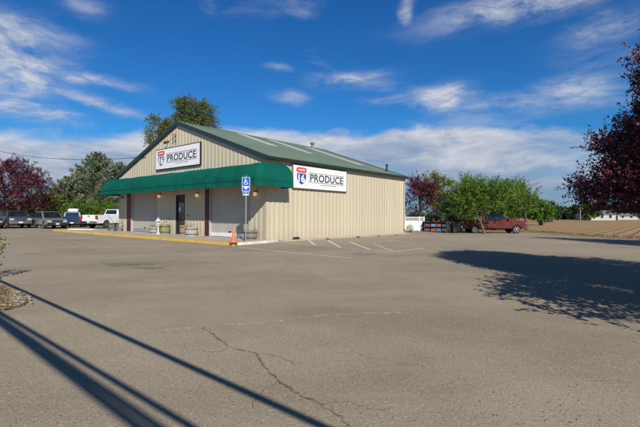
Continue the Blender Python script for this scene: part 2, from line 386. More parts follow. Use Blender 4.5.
def tree(name, base, blobs, ntw, per, leaf, lm, label='', cat='tree', group=None, r0=.2, twig=.6, trunk_top=None, bark='bark', limbs=14, **kw):
    base = Vector(base); o = empty(name, base, 0, label, cat, group)
    lb = [(b_[0] - base.x, b_[1] - base.y, b_[2] - base.z) + tuple(b_[3:]) for b_ in blobs]
    if 'zmin' in kw and kw['zmin'] is not None: kw['zmin'] -= base.z
    c, P = crown(o, lb, ntw, per, leaf, M[lm], twig, **kw)
    if trunk_top is None: trunk_top = max(b_[2] + b_[5] * .3 for b_ in lb)
    bx = lb[0]
    trunk(o, (0, 0, -.1), (bx[0] * .7, bx[1] * .7, trunk_top), r0, P, M[bark], limbs=limbs)
    return o

# ------------------------------------------------------------------ world and sun
SAZ = math.atan2(.262, -.965); SEL = math.atan(.633)
wd = bpy.data.worlds.new('World'); sc.world = wd; wd.use_nodes = True; nt = wd.node_tree; nt.nodes.clear()
sk = N(nt, 'ShaderNodeTexSky'); sk.sky_type = 'NISHITA'; sk.sun_disc = False; sk.sun_elevation = SEL; sk.sun_rotation = SAZ
sk.air_density = 1.0; sk.dust_density = .3; sk.ozone_density = 2.5; sk.altitude = 0
tcw = N(nt, 'ShaderNodeTexCoord').outputs['Generated']
sx = N(nt, 'ShaderNodeSeparateXYZ'); nt.links.new(tcw, sx.inputs[0])
az = mathn(nt, 'ARCTAN2', sx.outputs[0], sx.outputs[1]); el = mathn(nt, 'ARCSINE', sx.outputs[2])
cb = N(nt, 'ShaderNodeCombineXYZ'); nt.links.new(az, cb.inputs[0]); nt.links.new(el, cb.inputs[1])
vv = cb.outputs[0]
wv = N(nt, 'ShaderNodeTexNoise'); wv.inputs['Scale'].default_value = 3.5; wv.inputs['Detail'].default_value = 4; nt.links.new(vv, wv.inputs['Vector'])
wm = nt.nodes.new('ShaderNodeVectorMath'); wm.operation = 'MULTIPLY_ADD'; nt.links.new(wv.outputs['Color'], wm.inputs[0]); wm.inputs[1].default_value = (.16, .09, 0); nt.links.new(vv, wm.inputs[2])
wvv = wm.outputs[0]
nA = noise(nt, mapping(nt, wvv, (4.5, 17, 1), rot=(0, 0, R(7))), 1.0, 10, .66, .25)       # streaks
nB = noise(nt, mapping(nt, wvv, (14, 42, 1), rot=(0, 0, R(-12)), loc=(4, 2, 0)), 1.0, 10, .7, .4)   # fine fibres
nC = noise(nt, mapping(nt, vv, (2.4, 7, 1), loc=(11, 5, 0)), 1.0, 5, .5, .2)
nD = noise(nt, mapping(nt, wvv, (9, 22, 1), loc=(1, 8, 0)), 1.0, 9, .6, .2)                # billows
def mr(v, a, b_, c=0., d=1., sm=True):
    n = N(nt, 'ShaderNodeMapRange'); n.interpolation_type = 'SMOOTHSTEP' if sm else 'LINEAR'
    for k, q in zip((1, 2, 3, 4), (a, b_, c, d)): n.inputs[k].default_value = q
    nt.links.new(v, n.inputs[0]); return n.outputs[0]
def azel(px, py):
    x = (px - 320) / F; z = (horizon(px) - py) / F; return math.atan(x), math.atan(z / math.sqrt(1 + x * x))
tot = None
def acc(v):
    global tot
    tot = v if tot is None else mathn(nt, 'MAXIMUM', tot, v)
swv = N(nt, 'ShaderNodeSeparateXYZ'); nt.links.new(wvv, swv.inputs[0]); waz = mathn(nt, 'SUBTRACT', swv.outputs[0], .08); wel = mathn(nt, 'SUBTRACT', swv.outputs[1], .045)
def gaussn(px, py, wx, wy, amp, tilt=0):
    a0, e0 = azel(px, py); sa = wx / F * math.cos(a0) ** 2; se = wy / F * math.cos(a0)
    da = mathn(nt, 'SUBTRACT', waz, a0); de = mathn(nt, 'SUBTRACT', wel, e0)
    if tilt: de = mathn(nt, 'ADD', de, mathn(nt, 'MULTIPLY', da, tilt))
    q = mathn(nt, 'ADD', mathn(nt, 'POWER', mathn(nt, 'ABSOLUTE', mathn(nt, 'DIVIDE', da, sa)), 2.), mathn(nt, 'POWER', mathn(nt, 'ABSOLUTE', mathn(nt, 'DIVIDE', de, se)), 2.))
    return mathn(nt, 'MULTIPLY', mathn(nt, 'EXPONENT', mathn(nt, 'MULTIPLY', q, -1.)), amp)
for a_ in [(-10, 62, 75, 40, 1.1, 0), (15, 105, 80, 14, .85, .14), (70, 79, 22, 6, .6, 0), (112, 81, 42, 6, .75, .1), (95, 100, 60, 6, .85, .16), (60, 45, 45, 16, .35, 0),
    (350, 84, 42, 10, .85, -.05), (442, 100, 30, 12, .95, 0), (402, 6, 7, 14, .75, 0), (292, 100, 26, 6, .6, 0), (276, 70, 14, 5, .5, .2), (390, 102, 40, 5, .5, 0),
    (530, 2, 130, 18, .8, -.05), (600, 28, 70, 18, .5, 0), (578, 88, 55, 20, .75, 0), (520, 104, 60, 12, .55, 0), (87, 8, 26, 14, .45, 0), (430, 24, 30, 10, .35, 0), (200, 5, 12, 10, .35, 0), (590, 60, 60, 30, .3, 0)]:
    acc(gaussn(*a_[:5], tilt=a_[5]))
fib = mathn(nt, 'ADD', mathn(nt, 'MULTIPLY', nA, .6), mathn(nt, 'MULTIPLY', nB, .4))
wis = mathn(nt, 'MULTIPLY', mr(tot, .04, .95), mr(fib, .36, .62), True)
wis = mathn(nt, 'ADD', mathn(nt, 'MULTIPLY', wis, .78), mathn(nt, 'MULTIPLY', mathn(nt, 'MULTIPLY', mr(tot, .1, 1.), .2), nA))
veil = mathn(nt, 'MULTIPLY', mr(mathn(nt, 'ADD', nC, mathn(nt, 'MULTIPLY', nA, .5)), .78, 1.05), .3)
high = mathn(nt, 'ADD', wis, veil)
# the bank low all round the sky
cz = mathn(nt, 'MAXIMUM', mathn(nt, 'COSINE', az), .5)
edge = mathn(nt, 'MULTIPLY', cz, mathn(nt, 'ADD', .207, mathn(nt, 'ADD', mathn(nt, 'MULTIPLY', mathn(nt, 'SUBTRACT', nC, .5), .09), mathn(nt, 'MULTIPLY', mathn(nt, 'SUBTRACT', nD, .5), .075))))
dep = mathn(nt, 'SUBTRACT', edge, el)
bank = mathn(nt, 'MULTIPLY', mr(dep, -.008, .03), mr(mathn(nt, 'ADD', mathn(nt, 'MULTIPLY', nA, .8), mathn(nt, 'MULTIPLY', nC, .35)), .3, .62, .5, .96))
bank = mathn(nt, 'MULTIPLY', bank, mr(el, .0, .05, .8, 1.))
cloudm = mathn(nt, 'MAXIMUM', bank, high, True)
shade = mathn(nt, 'ADD', mathn(nt, 'MULTIPLY', mr(dep, .16, .0), .75), mathn(nt, 'MULTIPLY', mathn(nt, 'SUBTRACT', nA, .47), 2.2), True)
ccol = ramp(nt, shade, [(0, (.29, .41, .62)), (.45, (.47, .56, .74)), (1, (.93, .95, 1.0))])
csc = nt.nodes.new('ShaderNodeVectorMath'); csc.operation = 'SCALE'; nt.links.new(ccol, csc.inputs[0]); csc.inputs['Scale'].default_value = 9.5; ccol = csc.outputs[0]
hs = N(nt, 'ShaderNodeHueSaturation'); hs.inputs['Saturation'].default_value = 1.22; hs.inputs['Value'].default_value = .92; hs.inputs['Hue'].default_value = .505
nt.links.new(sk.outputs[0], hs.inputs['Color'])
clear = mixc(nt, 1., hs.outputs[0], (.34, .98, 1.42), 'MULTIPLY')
clear = mixc(nt, mr(el, .5, .95), clear, mixc(nt, 1., clear, (.95, .42, .3), 'MULTIPLY'))      # added dimming of the unseen upper sky, so shade turns less blue
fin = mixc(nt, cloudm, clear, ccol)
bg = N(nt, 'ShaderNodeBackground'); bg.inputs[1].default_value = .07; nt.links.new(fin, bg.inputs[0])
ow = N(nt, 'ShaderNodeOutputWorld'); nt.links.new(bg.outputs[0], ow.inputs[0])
sl = bpy.data.lights.new('sun', 'SUN'); sl.energy = 5.0; sl.angle = R(.4); sl.color = (1, .93, .82)
so = bpy.data.objects.new('sun', sl); col.objects.link(so); so.location = (20, -40, 40)
so.rotation_euler = Vector((.262, -.965, .633)).to_track_quat('Z', 'Y').to_euler()
sc.view_settings.view_transform = 'Standard'; sc.view_settings.look = 'None'; sc.view_settings.gamma = 1
sc.view_settings.use_curve_mapping = False; sc.view_settings.exposure = 0.12

# ------------------------------------------------------------------ ground
def structure(o, label=None): o['kind'] = 'structure'; return o
xs = [-3000, -800, -200, -80] + list(range(-50, 60, 2)) + [80, 200, 800, 3000]
ys = [-3000, -800, -200, -60] + list(range(-40, 60, 2)) + [80, 200, 800, 3000]
mb = MB()
mb.v = [(x, y, g(x, y) - .035) for y in ys for x in xs]; nx = len(xs)
mb.f = [(j * nx + i, j * nx + i + 1, (j + 1) * nx + i + 1, (j + 1) * nx + i) for j in range(len(ys) - 1) for i in range(nx - 1)]
structure(mb.build('ground', M['ground'], smooth=True))
def xr(y): return 17.6 + ss(10, 44, y) * 4.6 + .25 * math.sin(y * 1.3) + .12 * math.sin(y * 3.7) + .06 * math.sin(y * 9.1)
def ytop(x): return (45 if x < 4 else 45 - 3 * ss(4, 9, x)) + .15 * math.sin(x * 1.9) + .08 * math.sin(x * 5.3)
mb = MB(); U = 150; V = 120
for j in range(V + 1):
    for i in range(U + 1):
        u = i / U; v = j / V
        x0 = -46 + u * 64; yt = ytop(x0); y = -22 + v * (yt + 22); x = -46 + u * (xr(y) + 46)
        mb.v.append((x, y, g(x, y)))
mb.f = [(j * (U + 1) + i, j * (U + 1) + i + 1, (j + 1) * (U + 1) + i + 1, (j + 1) * (U + 1) + i) for j in range(V) for i in range(U)]
structure(mb.build('parking_lot', M['asphalt'], smooth=True))

# building frame
YAW = R(49.73); BO = Vector((-2.814, 21.606, .12))
bv = Vector((math.cos(YAW), math.sin(YAW), 0)); av = Vector((-math.sin(YAW), math.cos(YAW), 0))
def B(s, u, z=0): return BO + bv * s + av * u + Vector((0, 0, z))
def L2(p): d = Vector((p[0], p[1], 0)) - Vector((BO.x, BO.y, 0)); return d.dot(bv), d.dot(av)

# tilled field: one bed beside the other, dark furrows between
field = MB(); fur = MB(); SP = 1.27
for k in range(-60, 175):
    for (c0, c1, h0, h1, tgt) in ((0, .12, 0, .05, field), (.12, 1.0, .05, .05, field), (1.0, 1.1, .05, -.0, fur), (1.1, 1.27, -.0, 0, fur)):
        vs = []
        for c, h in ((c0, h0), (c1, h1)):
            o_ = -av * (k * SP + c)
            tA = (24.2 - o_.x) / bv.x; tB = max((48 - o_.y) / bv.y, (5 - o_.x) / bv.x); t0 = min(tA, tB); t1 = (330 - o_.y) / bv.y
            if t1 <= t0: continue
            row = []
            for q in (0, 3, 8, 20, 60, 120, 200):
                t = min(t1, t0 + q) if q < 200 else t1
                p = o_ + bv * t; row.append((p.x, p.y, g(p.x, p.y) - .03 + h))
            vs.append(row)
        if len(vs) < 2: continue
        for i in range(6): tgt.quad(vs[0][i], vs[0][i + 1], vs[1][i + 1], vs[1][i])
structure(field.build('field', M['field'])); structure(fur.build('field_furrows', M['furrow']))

# kerb and walk in front of the shop
KO = 2.8; KR = -.95; KL = 23.1
poly = [(0, KL), (-KO, KL), (-KO, KR + .25), (-KO + .08, KR + .08), (-KO + .3, KR), (-.5, KR + .35), (.6, KR + .7), (1.0, -.05), (1.0, 0.05), (0, .05)]
def slab(name, poly, z0, z1, mat, bevel=0):
    vs = [BO + bv * s + av * u for s, u in poly]; n = len(vs); mb = MB()
    mb.add([(v.x, v.y, z0) for v in vs] + [(v.x, v.y, z1) for v in vs], [tuple(range(n))[::-1], tuple(range(n, 2 * n))] + [(i, (i + 1) % n, (i + 1) % n + n, i + n) for i in range(n)])
    return structure(mb.build(name, mat, bevel=bevel))
slab('sidewalk', [(.02, KL), (-KO + .15, KL), (-KO + .15, KR + .26), (-KO + .5, KR + .27), (-.5, KR + .47), (.6, KR + .85), (.9, -.02), (.02, -.02)], -.05, .118, M['concrete'])
def strip(name, pts, w, z0, z1, mat, bevel=.02):
    mb = MB()
    P = [BO + bv * s + av * u for s, u in pts]
    L_ = []; R_ = []
    for i, p in enumerate(P):
        d = (P[min(i + 1, len(P) - 1)] - P[max(i - 1, 0)]).normalized(); nrm = Vector((-d.y, d.x, 0))
        L_.append(p + nrm * w / 2); R_.append(p - nrm * w / 2)
    for i in range(len(P) - 1):
        a, b_, c, d = L_[i], L_[i + 1], R_[i + 1], R_[i]
        mb.add([(q.x, q.y, z) for z in (z0, z1) for q in (a, b_, c, d)], [(3, 2, 1, 0), (4, 5, 6, 7), (0, 1, 5, 4), (2, 3, 7, 6)] + ([(3, 0, 4, 7)] if i == 0 else []) + ([(1, 2, 6, 5)] if i == len(P) - 2 else []))
    bm_ = mb.build(name, mat); return structure(bm_)
strip('kerb', [(-KO + .075, KL - i * (KL - KR - .3) / 24) for i in range(25)] + [(-KO + .075, KR + .12)], .15, -.05, .125, M['yellow'])
strip('kerb_return', [(-KO + .154, KR + .2), (-KO + .5, KR + .2), (-.5, KR + .4), (.62, KR + .78)], .16, -.05, .123, M['kerbwhite'])
slab('wall_apron', [(.95, 0), (.95, -.5), (4, -.52), (9, -.5), (14.9, -.5), (14.9, 0)], -.05, .07, M['concrete'])
# white strip of flat kerb lying beyond the walk
# painted markings
def line(name, a, b_, w, mat, z=.005):
    a = Vector((a.x, a.y, 0)); b_ = Vector((b_.x, b_.y, 0)); d = (b_ - a).normalized(); nrm = Vector((-d.y, d.x, 0)) * w / 2; mb = MB()
    n = max(2, int((b_ - a).length / .5)); pr = None
    for i in range(n + 1):
        p = a.lerp(b_, i / n); j = random.uniform(-.006, .006); l = p + nrm * (1 + j * 8); r = p - nrm * (1 - j * 8)
        if pr: mb.quad((pr[0].x, pr[0].y, g(pr[0].x, pr[0].y) + z), (pr[1].x, pr[1].y, g(pr[1].x, pr[1].y) + z), (r.x, r.y, g(r.x, r.y) + z), (l.x, l.y, g(l.x, l.y) + z))
        pr = (l, r)
    return structure(mb.build(name, mat))
def wornpaint(nm, c, lo, hi):
    m, nt, b = newmat(nm); tc = N(nt, 'ShaderNodeTexCoord').outputs['Object']
    cc = ramp(nt, noise(nt, tc, 1.5, 4), [(.3, tuple(x * .85 for x in c)), (.7, c)])
    nt.links.new(cc, b.inputs['Base Color']); b.inputs['Roughness'].default_value = .85
    al = ramp(nt, noise(nt, tc, 9, 8, .75), [(lo, 0.), (hi, 1.)]); nt.links.new(al, b.inputs['Alpha']); return m
M['linepaint'] = wornpaint('worn_white_line_paint', (.72, .7, .64), .25, .5)
M['fadedpaint'] = wornpaint('faded_white_line_paint', (.68, .65, .58), .3, .56)
M['bluepaint'] = wornpaint('faded_blue_paint', (.13, .17, .27), .48, .7)
M['tanpaint'] = wornpaint('faded_tan_paint', (.42, .35, .2), .45, .7)
M['crackfill'] = wornpaint('crack_dark', (.1, .083, .065), .34, .52)
M['palestreak'] = wornpaint('pale_worn_streak', (.52, .455, .355), .36, .64)
for nm, a_, b_, w, mt in (
    ('bay_line', (240, 247.6), (352, 258.4), .1, 'linepaint'), ('bay_line', (290, 243.4), (394.7, 251.9), .1, 'fadedpaint'),
    ('bay_line', (394.7, 251.9), (424, 248.2), .11, 'linepaint'), ('hatch_line', (309, 240.6), (316, 245.6), .13, 'linepaint'),
    ('hatch_line', (327.7, 240.4), (340.5, 247.3), .13, 'linepaint'), ('hatch_line', (350.5, 242.2), (370, 249.6), .12, 'linepaint'),
    ('hatch_line', (374, 244.2), (394.7, 251.8), .11, 'fadedpaint'), ('hatch_line', (386, 240), (420, 245), .1, 'fadedpaint')):
    line(nm, G(*a_), G(*b_), w, M[mt])
c_ = G(362, 254.2); line('bay_symbol', c_ - av * .55, c_ + av * .55, .9, M['bluepaint'])
c_ = G(377, 253.8); line('bay_mark', c_ - av * .3, c_ + av * .3, .25, M['tanpaint'])
def ribbon(name, pix, w, mat, jag=.03, z=.004, sub=10):
    pts = []
    for (a_, b_) in zip(pix[:-1], pix[1:]):
        A_ = G(*a_); B_ = G(*b_)
        for i in range(sub): pts.append(A_.lerp(B_, i / sub) + Vector((random.uniform(-jag, jag), random.uniform(-jag, jag), 0)))
    mb = MB(); pr = None
    for i, p in enumerate(pts):
        d = (pts[min(i + 1, len(pts) - 1)] - pts[max(i - 1, 0)]).normalized(); nrm = Vector((-d.y, d.x, 0)) * w * random.uniform(.3, 1)
        l = p + nrm * .5; r = p - nrm * .5
        if pr: mb.quad((pr[0].x, pr[0].y, z), (pr[1].x, pr[1].y, z), (r.x, r.y, z), (l.x, l.y, z))
        pr = (l, r)
    return structure(mb.build(name, mat))
M['crumble'] = wornpaint('crumbled_crack_edge', (.2, .165, .12), .42, .68)
ribbon('asphalt_crack', [(200, 326), (212, 333), (232, 348), (256, 353), (266, 368), (279, 381), (300, 394), (322, 404), (345, 420), (352, 430)], .035, M['crumble'], .02, .0032)
ribbon('asphalt_crack', [(212, 333), (232, 348), (256, 353), (266, 368), (279, 381), (300, 394), (322, 404), (345, 420)], .011, M['crackfill'], .02)
ribbon('asphalt_crack', [(256, 353), (280, 356), (300, 366)], .007, M['crackfill'], .02)
ribbon('asphalt_crack', [(279, 381), (262, 392), (250, 410)], .006, M['crackfill'], .02)
ribbon('asphalt_crack', [(322, 404), (350, 402), (372, 410), (400, 408)], .006, M['crackfill'], .02)
ribbon('asphalt_crack', [(232, 348), (215, 352), (190, 350)], .006, M['crackfill'], .02)
def blob(name, px, py, rx, ry, mat, z):
    c = G(px, py); mb = MB(); n = 40; mb.v.append((c.x, c.y, z))
    for i in range(n):
        t = 2 * math.pi * i / n; k = 1 + .22 * math.sin(3 * t + px) + .12 * math.sin(7 * t + py); mb.v.append((c.x + rx * k * math.cos(t), c.y + ry * k * math.sin(t), z))
    mb.f = [(0, 1 + i, 1 + (i + 1) % n) for i in range(n)]; return structure(mb.build(name, mat))
M['oil'] = wornpaint('oil_darkened_asphalt', (.2, .165, .125), .42, .7); M['sandy'] = wornpaint('sandy_patch', (.5, .4, .25), .48, .66)
for k_, (px, py, rx, ry, mt) in enumerate(((126, 264.5, .7, .35, 'oil'), (150, 268, .4, .22, 'oil'), (419, 356, .13, .09, 'sandy'), (401, 373, .08, .05, 'sandy'))):
    blob('oil_stain' if mt == 'oil' else 'worn_patch', px, py, rx, ry, M[mt], .0022 + k_ * .0001)
ribbon('asphalt_seam', [(145, 333), (200, 327), (260, 323), (322, 316), (360, 313.5), (405, 312.5)], .13, M['palestreak'], .03)
ribbon('asphalt_seam', [(165, 301), (190, 297), (225, 290)], .1, M['palestreak'], .03)
ribbon('asphalt_seam', [(60, 312), (110, 316), (150, 330)], .07, M['palestreak'], .03)

# ------------------------------------------------------------------ shop building
W_, L_B, EV, RG = 17.08, 14.72, 4.32, 7.29
store = empty('produce_store', BO, YAW, 'beige ribbed steel farm shop with green roof and green barrel awning', 'building')
def top_front(u): return EV + (RG - EV) * (1 - abs(u - W_ / 2) / (W_ / 2))
PIT = .36; RW = .13; RT = .05; RD = .022
def ribs(lo, hi):
    out = []; k = math.floor(lo / PIT) - 1
    while k * PIT < hi + PIT:
        c = k * PIT
        for o_, h in ((0, 0), (RT, RD), (RT + RW, RD), (RT * 2 + RW, 0)): out.append((c + o_, h))
        k += 1
    pts = [(lo, None)] + [p for p in out if lo < p[0] < hi] + [(hi, None)]
    def hgt(x):
        t = (x % PIT)
        if t < RT: return RD * t / RT
        if t < RT + RW: return RD
        if t < 2 * RT + RW: return RD * (1 - (t - RT - RW) / RT)
        return 0
    return [(x, hgt(x)) for x, _ in pts]
def wallpanel(axis, off, sign, lo, hi, zb, zt, breaks=()):
    """ribbed sheet; axis 'u' runs along the facade at s=off, axis 's' along the side at u=off; ribs stand out by sign"""
    mb = MB(); pts = ribs(lo, hi)
    for bk in breaks:
        if lo < bk < hi: pts.append((bk, ribs(bk, bk + .001)[0][1]))
    pts.sort()
    def P(x, h, z): return (off + sign * h, x, z) if axis == 'u' else (x, off + sign * h, z)
    for (x0, h0), (x1, h1) in zip(pts[:-1], pts[1:]):
        if x1 - x0 < 1e-5: continue
        mb.quad(P(x0, h0, zb), P(x1, h1, zb), P(x1, h1, zt(x1)), P(x0, h0, zt(x0)))
    return mb
DH = 2.98; DRH = 2.5
ops = [(1.35, 5.0, DH), (7.72, 8.72, DRH), (11.3, 15.1, DH)]; posts = [(5.0, 5.42), (15.1, 15.72)]
mbw = MB()
for lo, hi in ((0, 1.35), (5.42, 7.72), (8.72, 11.3), (15.72, W_)):
    w = wallpanel('u', 0, -1, lo, hi, 0, lambda u: DH + .02); mbw.add(w.v, w.f)
w = wallpanel('u', 0, -1, 7.72, 8.72, DRH, lambda u: DH + .02); mbw.add(w.v, w.f)
w = wallpanel('u', 0, -1, 0, W_, DH + .02, top_front, (W_ / 2,)); mbw.add(w.v, w.f)
mbw.build('wall', M['wall'], store)
wallpanel('s', 0, -1, 0, L_B, -.055, lambda s: EV).build('wall', M['wall'], store)
wallpanel('s', W_, 1, 0, L_B, 0, lambda s: EV).build('wall', M['wall'], store)
wallpanel('u', L_B, 1, 0, W_, 0, top_front, (W_ / 2,)).build('wall', M['wall'], store)
for bx_ in ((-.045, .02, -.045, .075), (L_B - .06, L_B + .045, -.045, .02), (-.045, .02, W_ - .05, W_ + .045)):
    MB().box(*bx_, 0, EV).build('corner_trim', M['trim'], store)
for lo, hi, h in ops:
    mb = MB()
    for x in (lo, hi): mb.box(-.04, .12, x - .02, x + .025, 0, h)
    mb.box(-.042, .12, lo - .02, hi + .025, h, h + .07)
    mb.build('opening_trim', M['shutter'] if h > 2.8 else M['black'], store)
# inner floor slab edge / dark interior behind openings
MB().box(.3, L_B - .1, .1, W_ - .1, 0, .01).build('floor', M['concrete'], store)
for lo, hi in posts:
    MB().box(-.075, .14, lo + .027, hi, 0, DH + .1).build('post', M['maroon'], store)
for lo, hi, h in (ops[0], ops[2]):
    mb = MB(); z = .24; prof = [(.12, .24)]
    while z < h:
        prof += [(.10, z + .02), (.10, z + .07), (.12, z + .09)]; z += .1
    for (s0, z0), (s1, z1) in zip(prof[:-1], prof[1:]): mb.quad((s0, lo + .04, z0), (s0, hi - .04, z0), (s1, hi - .04, min(z1, h)), (s1, lo + .04, min(z1, h)))
    rd = mb.build('roller_door', M['shutter'], store)
    MB().box(.07, .13, lo + .045, hi - .045, .02, .25).build('bottom_rail', M['white'] if lo < 3 else M['alu'], rd)
    MB().box(.06, .1, (lo + hi) / 2 - .12, (lo + hi) / 2 + .12, .3, .34).build('handle', M['darkmetal'], rd)
lo, hi, h = ops[1]
ed = MB(); ed.box(.02, .08, lo + .04, lo + .13, .02, h); ed.box(.02, .08, hi - .13, hi - .04, .02, h); ed.box(.022, .08, lo + .13, hi - .13, .02, .28)
ed.box(.022, .08, lo + .13, hi - .13, 2.05, 2.13); ed.box(.022, .08, lo + .13, hi - .13, h - .08, h)
ed = ed.build('entrance_door', M['black'], store)
MB().box(.045, .055, lo + .13, hi - .13, .28, 2.05).build('door_glass', M['glass'], ed)
MB().box(.045, .055, lo + .13, hi - .13, 2.13, h - .08).build('transom_panel', M['black'], ed)
MB().tube([(-.03, lo + .2, .95), (-.03, lo + .2, 1.3)], .015).bar((.02, lo + .2, .98), (-.03, lo + .2, .98), .02).bar((.02, lo + .2, 1.27), (-.03, lo + .2, 1.27), .02).build('handle', M['alu'], ed)
MB().box(.038, .043, hi - .42, hi - .22, 1.5, 1.78).build('notice', M['white'], ed)
pts = [(.035, lo + .25 + .06 * math.sin(i * 1.1), .75 + i * .09) for i in range(12)]
MB().tube(pts, .008, 5).build('glass_decoration', M['alu'], ed)
# roof: two slopes with standing ribs, overhang, trims
OV, OE = .12, .18; TH = .1; slope = (RG - EV) / (W_ / 2)
def zr(u): return RG + .1 - abs(u - W_ / 2) * slope
mb = MB()
for sg in (0, 1):
    e = -OE if sg == 0 else W_ + OE; mb.add([(-OV, e, zr(e)), (L_B + OV, e, zr(e)), (L_B + OV, W_ / 2, zr(W_ / 2)), (-OV, W_ / 2, zr(W_ / 2)),
        (-OV, e, zr(e) - TH), (L_B + OV, e, zr(e) - TH), (L_B + OV, W_ / 2, zr(W_ / 2) - TH), (-OV, W_ / 2, zr(W_ / 2) - TH)], [(0, 1, 2, 3), (7, 6, 5, 4), (0, 4, 5, 1), (1, 5, 6, 2), (3, 7, 4, 0)])
    s = .1
    while s < L_B:
        a = Vector((s, e, zr(e) + .012)); c = Vector((s, W_ / 2, zr(W_ / 2) + .012)); mb.bar(a, c, .05, .03); s += .305
roof = mb.build('roof', M['roof'], store)
MB().prism([(W_ / 2 - .25, zr(W_ / 2 - .25) + .03), (W_ / 2, RG + .15), (W_ / 2 + .25, zr(W_ / 2 + .25) + .03), (W_ / 2, RG + .12)], 0, 1)
mb = MB()
for sg in (-1, 1):
    e = W_ / 2 + sg * .22; mb.add([(-OV, W_ / 2, RG + .15), (L_B + OV, W_ / 2, RG + .15), (L_B + OV, e, zr(e) + .035), (-OV, e, zr(e) + .035)], [(0, 1, 2, 3)])
mb.build('ridge_cap', M['roof'], roof)
def skyl(s0, w, ua, ub):
    MB().add([(s0, ua, zr(ua) + .035), (s0 + w, ua, zr(ua) + .035), (s0 + w, ub, zr(ub) + .035), (s0, ub, zr(ub) + .035),
        (s0, ua, zr(ua) + .0), (s0 + w, ua, zr(ua) + .0), (s0 + w, ub, zr(ub) + .0), (s0, ub, zr(ub) + .0)], [(0, 1, 2, 3), (0, 4, 5, 1), (1, 5, 6, 2), (2, 6, 7, 3), (3, 7, 4, 0)]).build('skylight', M['sky_panel'], roof)
skyl(4.5, .85, 4.75, 8.2); skyl(7.5, .85, 4.1, 8.2); skyl(11.6, .85, 2.3, 7.8)
MB().lathe([(.12, -.1), (.12, .14), (.08, .18), (.17, .25), (.2, .34), (.15, .44), (.04, .48)], 14, (13.1, W_ / 2 - .2, RG + .1)).build('turbine_vent', M['darkalu'], roof, smooth=True)
MB().lathe([(.07, -.2), (.07, .45), (.11, .46), (.11, .55), (.02, .6)], 10, (13.7, 1.0, zr(1.0))).build('vent_pipe', M['darkmetal'], roof, smooth=True)
for a, c in (((-OV - .03, -OE, zr(-OE) - .08), (-OV - .03, W_ / 2, zr(W_ / 2) - .08)), ((-OV - .03, W_ / 2, zr(W_ / 2) - .08), (-OV - .03, W_ + OE, zr(-OE) - .08)),
             ((L_B + OV + .03, -OE, zr(-OE) - .08), (L_B + OV + .03, W_ / 2, zr(W_ / 2) - .08)), ((L_B + OV + .03, W_ / 2, zr(W_ / 2) - .08), (L_B + OV + .03, W_ + OE, zr(-OE) - .08))):
    MB().bar(a, c, .06, .24).build('rake_trim', M['fascia'], roof)
mb = MB()   # rib-profile closure strip under the rake
for a, c in (((-.06, 0, EV - .03), (-.06, W_ / 2, RG - .03)), ((-.06, W_ / 2, RG - .03), (-.06, W_, EV - .03))): mb.bar(a, c, .05, .1)
mb.build('rake_closure', M['fascia'], roof)
for u0, sg in ((-OE, -1), (W_ + OE, 1)):
    z = zr(-OE)
    pr = [(0, z + .01), (.13, z + .01), (.14, z - .06), (.1, z - .15), (0, z - .16)]
    mb = MB(); n = len(pr)
    mb.add([(-OV - .06, u0 + sg * x, zz) for x, zz in pr] + [(L_B + OV + .06, u0 + sg * x, zz) for x, zz in pr], [tuple(range(n)), tuple(range(2 * n - 1, n - 1, -1))] + [(i, i + n, (i + 1) % n + n, (i + 1) % n) for i in range(n)])
    mb.build('gutter', M['fascia'], roof)
MB().tube([(L_B - .12, -.24, zr(-OE) - .15), (L_B - .12, -.2, 4.0), (L_B - .12, -.09, 3.85), (L_B - .12, -.09, .25), (L_B - .12, -.25, .1)], .045, 8).build('downspout', M['trim'], store)
# awning
AD, AS, AL, AT, AB = 1.62, .98, 1.02, 4.02, 2.72
VAL = .3; NP = 12
def prof(d):
    out = []
    for i in range(NP + 1):
        t = math.pi / 2 * i / NP; out.append((d * (.02 + .98 * math.sin(t)), AB + VAL + (AT - AB - VAL) * math.cos(t) ** .92))
    out.append((d * 1.004, AB + .0)); return out
pf = prof(1.0)
rows = []
AE = 16.95
for q, z in pf:   # path: left end (closed back to the wall) -> front -> mitred corner -> side end
    rows.append([(-AD * q, AE - .35 * q, z), (-AD * q, 11.3, z), (-AD * q, 5.6, z), (-AD * q, -AS * q, z), (AL, -AS * q, z)])
mb = MB()
nb = 5
def subd(row):
    out = []
    for a, b_ in zip(row[:-1], row[1:]):
        k = max(1, int((Vector(a) - Vector(b_)).length / 1.0))
        for i in range(k): out.append(Vector(a).lerp(Vector(b_), i / k))
    out.append(Vector(row[-1])); return out
seg = None; grid = []
ks = [12, 12, 14, 3]
for row in rows:
    out = []
    for (a, b_), k in zip(zip(row[:-1], row[1:]), ks):
        for i in range(k): out.append(Vector(a).lerp(Vector(b_), i / k))
    out.append(Vector(row[-1])); grid.append(out)
nc = len(grid[0])
for i_, r_ in enumerate(grid):      # cloth hangs a little between the hoops
    for j_, p_ in enumerate(r_[1:37], 1):
        if 1 < i_ < len(grid) - 1: p_.x += .028 * math.sin(p_.y * math.pi / 2.1 + .3) ** 2 * math.sin(math.pi * i_ / len(grid)); p_.z -= .012 * math.sin(p_.y * 1.9)
vs = [p for r_ in grid for p in r_]
mb.add(vs, [(i * nc + j, i * nc + j + 1, (i + 1) * nc + j + 1, (i + 1) * nc + j) for i in range(len(grid) - 1) for j in range(nc - 1)])
